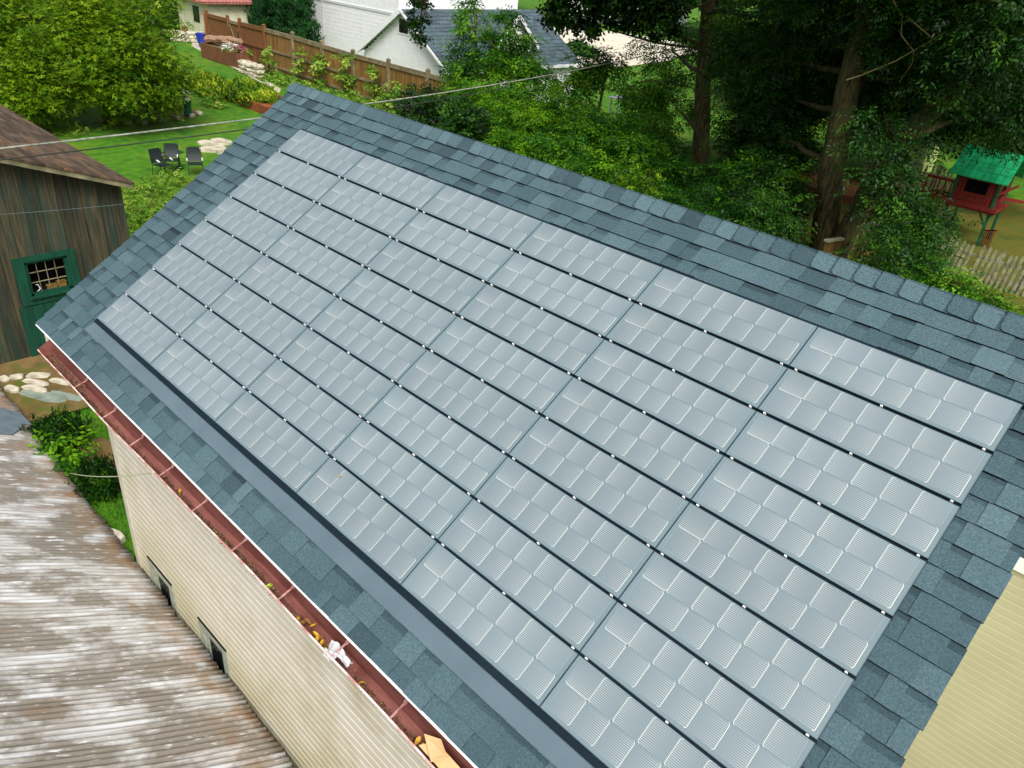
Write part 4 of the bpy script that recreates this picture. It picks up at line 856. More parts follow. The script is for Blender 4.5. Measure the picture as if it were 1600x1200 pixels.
mb = MB(); mb.box((-34.95, HY + .29, -2.05), (-26.7, HY + .35, -1.93)); mb.box((-35.0, HY + .29, -6.4), (-34.88, HY + .40, 2.4)); mb.box((xe0 - .02, HY - .05, -6.4), (xe0 + .08, HY + .03, -3.9)); mb.build('corner_trim', mat('trim_grey_white', (.6, .62, .63), None, 4, .5), wh)
def roofslab(mb, x0, z0, x1, z1, y0, y1, th=.10, t=None):
    mb.hexa([(x0, y0, z0 - th), (x1, y0, z1 - th), (x1, y1, z1 - th), (x0, y1, z0 - th), (x0, y0, z0), (x1, y0, z1), (x1, y1, z1), (x0, y1, z0)], t)
mb = MB(); n = 16
kR = (zap - zeR) / (xap - (xe1 + .18)); rb_ = random.Random(3)
for k in range(n):
    f0, f1 = k / n, (k + 1) / n; X0 = xe1 + .18; x0 = X0 + (xap - X0) * f0; x1 = X0 + (xap - X0) * f1; z0 = zeR + (zap - zeR) * f0; z1 = zeR + (zap - zeR) * f1; y = HY - .3
    while y < YB + .3:
        d_ = min(rb_.uniform(.25, .7), YB + .3 - y + 1e-3); mb.hexa([(x0, y, z0 - .05), (x0, y + d_, z0 - .05), (x1, y + d_, z1 - .05), (x1, y, z1 - .05), (x0, y, z0 + .03), (x0, y + d_, z0 + .03), (x1, y + d_, z1 + .0), (x1, y, z1 + .0)], rb_.random()); y += d_
mb.build('shingle_roof', M_roofblue, wh)
mb = MB(); roofslab(mb, xe0 - .35, -3.93, xap, zap, HY - .3, YB + .3, .05); mb.build('far_roof_slope', M_roofblue, wh)
mb = MB(); roofslab(mb, xe0 - .36, -3.99, xap, zap - .06, HY - .29, HY - .0, .04); mb.build('soffit', M_white, wh)
mb = MB()
def rake(x0, z0, x1, z1, y, w=.14): mb.beam((x0, y, z0 - w / 2 + .02), (x1, y, z1 - w / 2 + .02), .06, w)
rake(xe0 - .38, -3.93, xap, zap + .02, HY - .34, .24); rake(xe1 + .2, zeR, xap, zap + .02, HY - .34, .10); mb.box((xe1 + .14, HY - .3, zeR - .12), (xe1 + .26, YB + .3, zeR + .03)); mb.build('rake_trim', M_white, wh)
mb = MB(); mb.box((uw[0] - .35, HY - .06, uw[2] - .35), (uw[0] + .55, HY - .0, uw[2] + .45)); w_ = mb.build('window', M_white, wh); mb = MB(); mb.box((uw[0] - .25, HY - .07, uw[2] - .27), (uw[0] + .45, HY - .055, uw[2] + .37)); mb.build('pane', M_glass, w_)
mb = MB(); mb.box((lw[0] - .30, HY - .06, lw[2] - .15), (lw[0] + .30, HY, lw[2] + .17)); w_ = mb.build('window', M_white, wh)
for dx in (-.12, .12): mb = MB(); mb.box((lw[0] + dx - .09, HY - .07, lw[2] - .10), (lw[0] + dx + .09, HY - .055, lw[2] + .12)); mb.build('pane', M_glass, w_)
v_ = at(690, 112, Y=HY); mb = MB(); mb.tube([(v_[0], HY + .05, v_[2]), (v_[0], HY - .12, v_[2])], .07, 10); mb.build('wall_vent', M_dark, wh)
for px in (488, 495, 505):
    q = at(px, 40, Y=HY + .3); mb = MB(); mb.tube([(q[0], HY + .28, -5.5), (q[0], HY + .28, -1.2 if px != 505 else -1.9)], .025, 6); mb.build('conduit', mat('grey_pipe', (.45, .47, .48), None, 5, .5), wh)
q = at(493, 56, Y=HY + .3); mb = MB(); mb.box((q[0] - .12, HY + .15, q[2] - .2), (q[0] + .12, HY + .3, q[2] + .1)); mb.build('meter_box', mat('grey_pipe2', (.4, .42, .42), None, 5, .5), wh)
# dormer on the wing roof
dq = at(808, 22, X=xe1 - 1.1); dx = xe1 - .75; dp = at(808, 24, X=dx); hw = 1.35; dz = dp[2]; sl_ = .95
mb = MB(); yl, yr = dp[1] - hw, dp[1] + hw
base_z = lambda x: zeR + (x - (xe1 + .18)) * kR
mb.face([(dx, yl, base_z(dx)), (dx, yr, base_z(dx)), (dx, yr, dz - hw * sl_), (dx, dp[1], dz), (dx, yl, dz - hw * sl_)])
mb.face([(dx, yl, base_z(dx)), (dx, yl, dz - hw * sl_), (dx - 1.4, yl, dz - hw * sl_), (dx - 1.4, yl, base_z(dx - 1.4))]); mb.face([(dx, yr, base_z(dx)), (dx - 1.4, yr, base_z(dx - 1.4)), (dx - 1.4, yr, dz - hw * sl_), (dx, yr, dz - hw * sl_)])
dm = mb.build('dormer', M_white, wh)
mb = MB()
for sgn in (-1, 1):
    e = dp[1] + sgn * (hw + .25); ezz = dz - (hw + .25) * sl_
    mb.hexa([(dx + .2, e, ezz - .06), (dx - 2.2, e, ezz - .06), (dx - 2.2, dp[1], dz - .06), (dx + .2, dp[1], dz - .06), (dx + .2, e, ezz + .02), (dx - 2.2, e, ezz + .02), (dx - 2.2, dp[1], dz + .02), (dx + .2, dp[1], dz + .02)])
mb.build('dormer_roof', M_roofblue, dm)
mb = MB()
for sgn in (-1, 1): mb.beam((dx + .22, dp[1] + sgn * (hw + .27), dz - (hw + .27) * sl_ - .04), (dx + .22, dp[1], dz - .02), .05, .16)
mb.build('dormer_trim', M_white, dm)
# far white house across the street
fh = empty('far_house', (-52, 78, -6.3), 'distant white house across the street seen between the trees', 'house')
mb = MB(); lap_wall(mb, (-62, 76), (1, 0, 0), 9, -6.4, 3.5, .3, (0, -1, 0)); mb.box((-62, 76.1, -6.4), (-53, 90, 3.5)); mb.build('clapboard_wall', M_white, fh)
mb = MB(); roofslab(mb, -62.5, 3.4, -57.5, 6.5, 75.5, 90.5, .2); roofslab(mb, -52.5, 3.4, -57.5, 6.5, 75.5, 90.5, .2); mb.build('roof', M_roofblue, fh)
for x in (-60, -55.5): mb = MB(); mb.box((x - .6, 75.9, -3.5), (x + .6, 76, -1.5)); mb.build('window', M_glass, fh)
#PART5
# ------------------------------------------------------------ patio chairs, fire pit stones, garden bed
def chair(x, y, ang, label):
    r = empty('patio_chair', (x, y, G + .02), label, 'chair', 'black patio chairs on the lawn', rot=(0, 0, ang))
    r.scale = (.70, .70, .78)
    def part(name, mb, m): return mb.build(name, m, r, off=False)
    n = 8; mb = MB()
    for i in range(n):
        z0 = .44 + .50 * i / n; z1 = .44 + .50 * (i + 1) / n; y0 = .26 + .16 * i / n + .03 * math.sin(i / n * 3.1); y1 = .26 + .16 * (i + 1) / n + .03 * math.sin((i + 1) / n * 3.1); w0 = .27 - .04 * max(0, (i - 5) / 3) ** 2; w1 = .27 - .04 * max(0, (i - 4) / 3) ** 2
        mb.hexa([(-w0, y0, z0), (w0, y0, z0), (w0, y0 + .02, z0), (-w0, y0 + .02, z0), (-w1, y1, z1), (w1, y1, z1), (w1, y1 + .02, z1), (-w1, y1 + .02, z1)])
    part('backrest', mb, M_cane)
    mb = MB(); mb.hexa([(-.27, -.26, .40), (.27, -.26, .40), (.27, .27, .38), (-.27, .27, .38), (-.27, -.26, .43), (.27, -.26, .43), (.27, .27, .41), (-.27, .27, .41)]); part('seat', mb, M_cane)
    for s in (-1, 1):
        mb = MB(); mb.tube([(s * .29, -.28, 0), (s * .29, -.26, .62)], .014, 6); part('leg', mb, M_cane)
        mb = MB(); mb.tube([(s * .29, .34, 0), (s * .29, .27, .40), (s * .28, .42, .94)], .014, 6); part('leg', mb, M_cane)
        mb = MB(); mb.tube([(s * .30, -.12, .635), (s * .31, -.0, .645), (s * .30, .30, .63)], .024, 7); mb.mi = 1; mb.tube([(s * .30, -.30, .60), (s * .30, -.12, .635)], .030, 7); part('armrest', mb, [M_cane, M_cushion])
    return r
q = at(265, 268, Z=G)[:2]; chair(q[0], q[1] + .1, math.radians(58), 'black patio chair at the back left, touching its neighbour')
q = at(254, 274, Z=G)[:2]; chair(q[0] + .1, q[1], math.radians(100), 'black patio chair in front at the left, turned sideways')
q = at(302, 274, Z=G)[:2]; chair(q[0], q[1] + .1, math.radians(66), 'black patio chair on the right standing alone near the roof edge')
mb = MB(); q = at(281, 262, Z=G)[:2]
mb.lathe((0, 0, 0), [(.11, 0), (.11, .02), (.02, .03), (.018, .44), (.17, .45), (.17, .47), (.001, .475)], 14); o = mb.build('side_table', M_dgreen); o.location = (q[0], q[1], G + .01); tag(o, 'small green round side table between the black chairs', 'table')
for i, (u, v, L, W, a) in enumerate([(330, 226, 1.0, .55, .5), (346, 223, .9, .5, .1), (345, 236, .8, .45, -.3), (331, 236, .8, .4, .9)]):
    q = at(u, v, Z=G)[:2]; slabstone(q[0], q[1], L, W, a, .06 + .012 * i, M_stone, ['pale flat fire pit stone on the left', 'pale flat fire pit stone at the back right', 'pale flat fire pit stone at the front right by the roof edge', 'pale fire pit stone at the front left'][i], 70 + i, 'fire pit stones', 'fire_pit_stone')
sheet('garden_bed', [tuple(at(u, v, Z=G)[:2]) for u, v in [(192, 192), (230, 194), (280, 188), (308, 182), (312, 176), (280, 168), (230, 166), (195, 176)]], M_dirt, .03)
eb = empty('stone_edging', tuple(at(230, 194, Z=G)), 'curved pale stone edging around the bed under the yellow green tree', 'edging')
pts = [at(u, v, Z=G) for u, v in [(187, 184), (190, 193), (210, 195), (240, 193), (265, 189), (290, 185), (308, 182), (314, 178)]]
mb = MB(); rb_ = random.Random(5)
for i in range(len(pts) - 1):
    L = np.linalg.norm(pts[i + 1] - pts[i]); n = max(1, int(L / .38))
    for k in range(n): mb.rock(pts[i] + (pts[i + 1] - pts[i]) * ((k + .5) / n) + (0, 0, .07), (.21, .12, .09), rb_.randint(0, 999), jit=.12)
mb.rock(pts[0] + (0, 0, .2), (.22, .2, .26), 3); mb.build('stones', M_stone, eb)
gl = empty('garden_lamp', tuple(at(295, 183, Z=G)), 'dark green garden lamp post with white cap at the end of the stone bed', 'lamp')
x, y, _ = at(295, 183, Z=G); mb = MB(); mb.lathe((x, y, G), [(.14, 0), (.16, .1), (.13, .35), (.16, .62), (.001, .63)], 14); mb.build('lamp_body', M_dgreen, gl); mb = MB(); mb.lathe((x, y, G + .63), [(.13, 0), (.15, .18), (.17, .22), (.10, .34), (.001, .38)], 14); mb.build('lamp_cap', M_white, gl)
bn = empty('garden_bench', tuple(at(222, 180, Z=G)), 'dark green garden bench under the yellow green tree', 'bench')
x, y, _ = at(222, 186, Z=G); mb = MB(); [mb.box((x - .7, y + .0 + k * .12, G + .42), (x + .7, y + .10 + k * .12, G + .45)) for k in range(4)]; mb.build('seat', M_dgreen, bn); mb = MB(); [mb.box((x - .7, y + .5, G + .52 + k * .12), (x + .7, y + .53, G + .61 + k * .12)) for k in range(4)]; mb.build('backrest', M_dgreen, bn)
for a, b in ((-.65, .05), (.65, .05), (-.65, .5), (.65, .5)): mb = MB(); mb.box((x + a - .03, y + b - .03, G), (x + a + .03, y + b + .03, G + (.98 if b > .3 else .42))); mb.build('leg', M_dgreen, bn)
# ------------------------------------------------------------ shrubs and evergreens of the garden
jr = [(388, 163, [(0, 0, .34, 1.2, .8, .36), (-.8, .3, .28, .8, .7, .3), (.8, .3, .28, .7, .6, .3)], 'wide yellow tipped juniper shrub in the middle of the lawn', 1500), (338, 152, [(0, 0, .22, 1.0, .6, .26), (-1.1, .2, .22, .9, .6, .28), (-2.2, .3, .22, .8, .6, .26)], 'golden low juniper shrub left of the wide one', 1500)]
for i, (u, v, bl, lb, n) in enumerate(jr): q = at(u, v, Z=G); bush('juniper', q[0], q[1], bl, M_leafJ, n * 2, 'needle', .9, lb, 'shrub', 80 + i, per=12, spread=.3, tmean=.5, tamp=.5)
q = at(335, 166, Z=G); bush('low_shrub', q[0], q[1], [(0, 0, .2, .6, .4, .22)], M_leafV, 140, 'fine', .9, 'small olive shrub in front of the junipers', 'shrub', 85, per=8, spread=.2)
for i, (u, v, h) in enumerate([(253, 50, 2.3), (262, 50, 2.2), (271, 50, 2.6), (279, 50, 2.6), (291, 49, 2.4)]):
    x, y, _ = at(u, v, Z=G); y += .2; y = min(y, 18.4)
    r = empty('arborvitae', (x, y, G), '%s dark conical arborvitae in the row against the stucco house' % ['leftmost', 'second', 'middle', 'fourth', 'rightmost'][i], 'conifer', 'arborvitae row')
    leaves('foliage', r, M_leafE, [(x, y, G + h * .22, .42, .42, h * .24), (x, y, G + h * .5, .34, .34, h * .26), (x, y, G + h * .76, .2, .2, h * .24)], 420, 'needle', 1.3, 90 + i, per=8, spread=.12, tmean=.4)
    mb = MB(); mb.tube([(x, y, G - .1), (x, y, G + h * .8)], [.08, .02], 6); mb.build('trunk', M_barkd, r)
for i, (u, Y, h, rr_) in enumerate([(432, 21.0, 5.6, 1.1), (462, 20.6, 6.0, 1.1), (412, 22.3, 4.5, .9)]):
    x = at(u, 40, Y=Y)[0]; z = float(terr(x, Y)); r = empty('evergreen_tree', (x, Y, z), '%s dark evergreen tree beyond the fence between the two houses' % ['left tall', 'right tall', 'shorter rear'][i], 'conifer')
    leaves('foliage', r, M_leafE, [(x, Y, z + h * .25, rr_, rr_, h * .27), (x, Y, z + h * .55, rr_ * .85, rr_ * .85, h * .27), (x, Y, z + h * .82, rr_ * .5, rr_ * .5, h * .2)], 5500, 'needle', 1.15, 100 + i, per=10, spread=.25, tmean=.45)
    mb = MB(); mb.tube([(x, Y, z - .1), (x, Y, z + h * .85)], [.16, .03], 7); mb.build('trunk', M_barkd, r)
for i, (u, v, h, w_, n) in enumerate([(420, 118, 1.5, .45, 60), (470, 130, 1.3, .5, 60), (500, 138, 1.6, .5, 110), (552, 150, 1.8, .55, 130), (605, 164, 1.5, .6, 120), (645, 172, 1.2, .6, 100)]):
    x, y, _ = at(u, v, Z=G); y = min(y, 16.9)
    r = empty('climbing_plant', (x, y, G), '%s leafy climbing plant on the garden side of the board fence' % (['pale', 'sparse', 'third', 'tall', 'fifth', 'last'][i]), 'plant', 'climbing plants along the fence')
    leaves('foliage', r, M_leafV, [(x, y, G + h * .3, w_ * .8, .2, h * .35), (x, y, G + h * .8, w_ * .5, .2, h * .35)], int(n * .7), 'broad', 1.0, 110 + i, per=5, spread=.3, tmean=.55)
    mb = MB(); [limb(mb, (x + dx_, y, G - .05), (x + dx_ * 3, y + .1, G + h * rb_.uniform(.8, 1.15)), .02, .008, .1, i * 3 + k, 5, 5) for k, dx_ in enumerate((-.1, 0, .1))]; mb.build('stem', M_barkd, r)
gc = []
for u in np.linspace(405, 720, 24): gc.append((*at(u, 118 + (u - 405) * .31, Z=G)[:2], G + .05, .8, .35, .14))
tag(leaves('ground_cover', None, M_leafV, gc, 1500, 'broad', .8, 130, per=5, spread=.5, tmean=.5, zmin=G), 'low leafy plants growing along the foot of the board fence', 'ground cover', kind='stuff')
gc = [(*at(u, v, Z=G)[:2], G + .04, .7, .5, .14) for u, v in [(225, 300), (240, 305), (255, 296), (215, 320), (240, 325), (262, 285), (205, 338), (196, 350), (222, 340), (95, 200), (75, 190), (110, 210)]]
tag(leaves('garden_weeds', None, M_leafV, gc, 2600, 'broad', .42, 131, per=6, spread=.35, tmean=.5, zmin=G), 'leafy green weeds growing between the barn and the garage roof', 'weeds', kind='stuff')
# ------------------------------------------------------------ trees
def tree(name, label, base, trunks, blobs, m, n, kind, size, seed, bark=None, group=None, cat='tree', limbs=True, **k):
    """trunks: list of ([points], r0, r1); blobs in world coordinates"""
    r = empty(name, base, label, cat, group); mb = MB()
    for pts, r0, r1 in trunks:
        P = [A(p) for p in pts]; Q = []
        for i in range(len(P) - 1):
            for s in range(4): Q.append(P[i] + (P[i + 1] - P[i]) * s / 4 + A((.02 * math.sin(7 * i + s), .02 * math.cos(5 * i + s), 0)))
        Q.append(P[-1]); rr_ = [r0 + (r1 - r0) * (i / (len(Q) - 1)) + r0 * .35 * math.exp(-i * .9) for i in range(len(Q))]; mb.tube(Q, rr_, 12)
    if limbs:
        ends = [A(p) for pts, a, b in trunks for p in pts[1:]]
        for i, b in enumerate(blobs):
            c = A(b[:3]); e = min(ends, key=lambda q: np.linalg.norm(q - c) + max(0, q[2] - c[2]) * .5); limb(mb, e, c, min(.11, trunks[0][1] * .4), .02, .12, seed + i, 6, 6)
            rg_ = random.Random(seed * 7 + i)
            for kk in range(4):
                d_ = A([rg_.uniform(-1, 1) * b[3], rg_.uniform(-1, 1) * b[4], rg_.uniform(-.8, .6) * b[5]]) * .9; limb(mb, c, c + d_, .022, .006, .15, seed + i * 9 + kk, 5, 4)
    if mb.V: mb.build('trunk', bark or M_bark, r, smooth=True)
    leaves('crown', r, m, blobs, n, kind, size, seed, **k); return r
def ab(u, v, Y, r, ry=None, rz=None): p = at(u, v, Y=Y); return (p[0], p[1], p[2], r, ry or r, rz or r * .8)
# yellow green tree at the left
x, y = -22.6, 6.2
Yl = 5.0
bl = [ab(60, 60, 4.6, 2.2), ab(150, 50, 5.8, 1.9), ab(215, 60, 6.6, 1.3), ab(100, 115, 4.8, 1.7), ab(190, 105, 6, 1.5), ab(245, 122, 7.2, 1.0), ab(20, 130, 3.2, 1.3), ab(50, 150, 3.5, .8), ab(-60, 80, 3, 2.6), ab(190, 5, 6.8, 1.7), ab(60, -30, 6, 2.8), ab(-120, 20, 2, 3.2), ab(272, 110, 7.8, .7), ab(225, 150, 7.0, .9), ab(150, -60, 8, 2.6), ab(165, 135, 5.8, .8), ab(190, 160, 6.3, .7), ab(255, 160, 7.3, .5)]
tree('honey_locust_tree', 'large yellow green leafy tree over the lawn at the left, above the barn', (x, y, G), [([(x, y, G - .1), (x + .1, y, G + 1.6), (x - .3, y + .3, G + 3.2), (x - .8, y + .3, G + 5)], .26, .10), ([(x + .1, y, G + 1.4), (x + 1.2, y + .2, G + 2.4), (x + 2, y, G + 3)], .12, .05)], bl, M_leafY, 60000, 'fine', .78, 201, per=16, spread=.45, droop=.35, fill=.45, tmean=.48, tamp=.34)
# walnut with straight trunk
p0 = at(1092, 262, Y=22); b0 = (p0[0], 22, float(terr(p0[0], 22)))
W1 = [(b0[0] + .1, 22, b0[2] - .1), at(1095, 215, Y=22), at(1099, 120, Y=22), at(1106, 20, Y=22), at(1112, -60, Y=22) , at(1125, -260, Y=22)]
bl = [ab(1120, 60, 25, 1.3), ab(1050, 80, 25, 1.5), ab(1185, 120, 20.5, 1.3), ab(1050, 160, 24, 1.3), ab(1190, 30, 20, 1.4), ab(1240, 60, 21, 1.4), ab(1135, 60, 19, .35), ab(1150, 110, 20, .5)] + [(W1[-1][0] + 2.6 * math.cos(k), 22 + 2.6 * math.sin(k), W1[-1][2] + (k % 3) - .5, 2.4, 2.4, 1.3) for k in range(7)] + [ab(1010, -60, 20, 2.0), ab(900, -80, 21, 2.0)]
tree('walnut_tree', 'tall tree with a straight pale grey brown trunk right of the street view', b0, [(W1, .33, .2)], bl, M_leafW, 17000, 'pinnate', .85, 202, per=9, spread=.5, tmean=.45, droop=.6)
# big leaning double trunk
T2 = [at(1283, 410, Y=16), at(1292, 330, Y=16), at(1300, 260, Y=16.05), at(1316, 180, Y=16.1), at(1336, 90, Y=16.2), at(1362, -10, Y=16.4), at(1400, -150, Y=16.8)]
T2[0][2] = min(T2[0][2], G - .1)
T3 = [at(1300, 400, Y=16), at(1330, 350, Y=15.9), at(1362, 290, Y=15.8), at(1405, 225, Y=15.7), at(1470, 160, Y=15.6), at(1535, 100, Y=15.5), at(1610, 30, Y=15.4), at(1700, -60, Y=15)]
T4 = [at(1316, 180, Y=16.1), at(1345, 120, Y=16.6), at(1400, 40, Y=17), at(1450, -60, Y=17.5)]
bl = [ab(1200, 90, 18, 1.6), ab(1210, 200, 18.5, 1.5), ab(1260, 120, 19.5, 1.5), ab(1400, 120, 18.5, 1.6), ab(1470, 60, 17.5, 1.8), ab(1560, 60, 19, 2.0), ab(1500, 150, 18.5, 1.3), ab(1590, 160, 20, 1.5), ab(1420, 20, 16.5, 1.5), ab(1330, -40, 17, 1.8), ab(1385, 190, 14.6, .6), ab(1300, 30, 18.5, 1.6),
      ab(1378, 255, 13.8, .6), ab(1400, 295, 13.4, .6), ab(1425, 335, 13.2, .6), ab(1390, 335, 13.2, .4), ab(1420, 235, 14.5, .5), ab(1215, 150, 19, 1.4), ab(1530, 10, 16, 1.6), ab(1500, 112, 14.6, .6), ab(1560, 66, 14.4, .75), ab(1445, 165, 14.8, .4), ab(1595, 20, 14.4, .8)]
bl += [(at(1400, -150, Y=16.8)[0] + 3.2 * math.cos(k * 1.3), 17 + 3.2 * math.sin(k * 1.3), 3.0 + (k % 3) * .8, 2.6, 2.6, 1.3) for k in range(9)]
tree('walnut_tree', 'huge forked tree with leaning dark trunks behind the garage ridge', (float(T2[0][0]), 16, G), [(T2, .34, .24), (T3, .30, .14), (T4, .14, .07)], bl, M_leafD, 32000, 'pinnate', .78, 203, bark=M_barkd, per=9, spread=.45, tmean=.42, droop=.7)
# dim trunk behind
T5 = [at(1400, 300, Y=24), at(1402, 200, Y=24), at(1412, 100, Y=24), at(1425, 0, Y=24), at(1440, -120, Y=24)]; T5[0][2] = G - .1
tree('oak_tree', 'dim reddish brown trunk standing behind the forked tree', (float(T5[0][0]), 24, G), [(T5, .34, .25)], [ab(1420, 50, 26, 2.4), ab(1330, 60, 27, 2.4), ab(1520, 60, 26, 2.6), ab(1600, 100, 25, 2.4), ab(1480, 150, 27, 1.8), ab(1640, 170, 26, 2), ab(1380, 150, 28, 2.0), ab(1250, 100, 28, 2.4), ab(1560, -30, 25, 3), ab(1400, -60, 26, 3.2)], M_leafD, 12000, 'broad', 1.1, 204, bark=M_barkd, per=9, spread=.6, tmean=.3)
# bare twigs
bt = []
for i, (pl, Y, r_) in enumerate([([(1322, 125), (1345, 118), (1400, 95), (1440, 72), (1478, 50)], 15, .02), ([(1390, -8), (1410, 25), (1408, 55), (1428, 80), (1425, 100), (1405, 128)], 15, .022), ([(1420, 28), (1445, 50), (1460, 62)], 15, .018)]):
    mb = MB(); mb.tube([at(u, v, Y=Y + .1 * k) for k, (u, v) in enumerate(pl)], [r_ * (1 - .12 * k) for k in range(len(pl))], 6)
    bt.append(mb)
mb = bt[0]
for b in bt[1:]:
    k = len(mb.V); mb.V += b.V; mb.F += [tuple(j + k for j in f) for f in b.F]; mb.M += b.M; mb.T += b.T
rt = [o for o in bpy.data.objects if o.get('label', '').startswith('huge forked')][0]; mb.build('bare_branch', mat('pale_twig', lin(130, 116, 76), None, 5, .8), rt)
# saplings in front of the white house
def sap(u, v0, Y, tops, label, n, seed, m=M_leafW, size=1.0, **k):
    p = at(u, v0, Y=Y); z = float(terr(p[0], Y)); bl = [ab(*t) for t in tops]; top = A(max(bl, key=lambda b: b[2])[:3])
    tree('sapling', label, (p[0], Y, z), [([(p[0], Y, z - .1), (p[0] * .5 + top[0] * .5, Y, (z + top[2]) / 2), tuple(top)], .09, .03)], bl, m, n, 'pinnate', size, seed, per=8, spread=.35, tmean=.55, droop=.55, **k)
sap(748, 190, 16.5, [(742, 12, 16.5, .45), (745, 45, 16.5, .6), (728, 85, 16.3, .55), (760, 95, 16.6, .7), (735, 130, 16.4, .9), (770, 70, 16.6, .5), (715, 115, 16.2, .35)], 'slender bright green sapling in front of the blue grey roof', 900, 210)
sap(805, 190, 17, [(806, 60, 17, .5), (820, 85, 17, .6), (800, 110, 16.8, .8), (840, 120, 17, .7), (795, 28, 17, .3)], 'second bright sapling in front of the dormer', 800, 211)
sap(925, 190, 19, [(925, 105, 19, .6), (950, 100, 19, .5), (900, 130, 18.6, .7)], 'young sapling below the pale street', 500, 212)
sap(1005, 240, 18, [(985, 135, 18, .5), (1010, 150, 18, .6), (1030, 125, 18.2, .4), (1010, 200, 17.5, .8)], 'young walnut sapling left of the straight trunk', 600, 213)
# overhanging foliage
tree('ash_tree', 'leafy branch of an ash tree hanging down in front of the white house', (-19.5, 14.5, G), [([(-19.9, 14.9, G - .1), (-20.0, 15.0, -1), (-19.5, 15.2, 2.2), (-18.5, 15.0, 4.5)], .2, .1)], [ab(650, 0, 15, .45, .4, .5), ab(640, 30, 15, .35, .3, .4), ab(648, 55, 15, .25, .25, .3), ab(668, 25, 15.2, .3, .3, .25), ab(655, -50, 15.2, 1.0), ab(700, -120, 15.5, 1.6), ab(600, -130, 15.5, 1.4), ab(760, -90, 15.4, .8)], M_leafD, 1700, 'pinnate', .9, 220, per=7, spread=.22, tmean=.55, droop=.9) if False else None
p = at(655, -60, Y=19)
tree('ash_tree', 'leafy tree branch hanging down over the white house gable', (-27.0, 19.2, G - .2), [([(-27.3, 19.4, G - .3), (-27.2, 19.5, -2)], .02, .02)], [ab(650, 0, 19, .55, .5, .5), ab(640, 30, 19, .4, .4, .4), ab(648, 55, 19, .3, .3, .3), ab(668, 22, 19.2, .35, .35, .3), ab(655, -50, 19.2, 1.2)], M_leafD, 900, 'pinnate', 1.0, 220, per=7, spread=.25, tmean=.55, droop=.9) if False else None
T6 = [(-4.6, 21.5, G - .1), (-4.7, 21.5, -1.5), (-5.4, 20.8, 1.6), (-9.2, 19.3, 4.2)]
tree('linden_tree', 'dark round leaved tree hanging over the street view at the top', (-4.6, 21.5, G), [(T6, .17, .10), ([(-9.2, 19.3, 4.2), (-15, 17.8, 4.2), at(655, -60, Y=17.6)], .09, .03)],
     [ab(900, 5, 18, .95), ab(870, 20, 18, .5), ab(960, 5, 18.2, 1.0), ab(1020, 0, 18.3, .9), ab(925, 38, 18, .35), ab(985, 30, 18, .5), ab(1040, 30, 18.4, .6), ab(900, -60, 18, 1.6), ab(1000, -70, 18, 1.8), ab(800, -90, 17.8, 1.4), ab(650, -4, 17.6, .42, .4, .4), ab(647, 26, 17.6, .22, .25, .35), ab(657, 52, 17.6, .16, .2, .25), ab(666, 22, 17.7, .24, .2, .2), ab(660, -60, 17.6, .9), ab(720, -100, 17.6, 1.2)],
     M_leafD, 7000, 'broad', .9, 221, bark=M_barkd, per=9, spread=.28, tmean=.4, droop=.9, tamp=.35)
# understory masses behind the ridge
US = [('dark round leaved shrub behind the ridge at the far end, by the wires', [(655, 165, 14.0, .8), (690, 180, 13.5, 1.0), (730, 205, 13, 1.0), (670, 200, 13, .8)], M_leafD, 'broad', 1500, 1.0, .35),
      ('bright walnut thicket below the white house roof', [(740, 165, 15, 1.1), (790, 170, 15, 1.1), (820, 200, 14.5, 1.1), (770, 210, 14, 1.0), (850, 155, 15.5, .8), (715, 150, 15.5, .7), (800, 235, 13, .9)], M_leafW, 'pinnate', 2600, 1.0, .62),
      ('green thicket left of the straight trunk, below the street', [(880, 190, 16, 1.2), (920, 235, 15, 1.2), (960, 220, 16, 1.3), (870, 250, 13.5, 1.0), (930, 280, 13, 1.0), (1000, 260, 15, 1.3), (980, 310, 13, .9)], M_leafW, 'pinnate', 3600, 1.05, .5),
      ('dense dark thicket around the foot of the straight trunk', [(1050, 300, 15, 1.1), (1035, 240, 18, .9), (1120, 290, 16.5, 1.0), (1130, 325, 15, 1.1), (1050, 340, 12.5, .8), (1185, 290, 16, 1.0), (1120, 350, 12.5, .9), (1175, 220, 19, 1.0)], M_leafW, 'pinnate', 3600, 1.05, .25),
      ('green bush touching the left side of the forked trunk', [(1195, 350, 13, .8), (1205, 300, 15, .9), (1215, 240, 18, .9)], M_leafD, 'pinnate', 2200, 1.0, .45),
      ('yellowing bush behind the ridge below the thicket', [(1000, 285, 12.0, .35), (1015, 265, 12.4, .35), (985, 270, 12.2, .3)], M_leafY, 'broad', 260, .6, .2),
      ('feathery green bush between the tan boards and the playhouse', [(1400, 400, 11.8, .6), (1430, 375, 12.4, .6), (1455, 335, 13.5, .5), (1440, 430, 11.2, .45)], M_leafD, 'pinnate', 1300, .85, .5),
      ('leafy bush right behind the near ridge at the picket fence', [(1490, 450, 10.8, .40), (1540, 470, 10.4, .36), (1590, 490, 10.0, .30), (1450, 450, 10.6, .35)], M_leafW, 'pinnate', 900, .7, .5)]
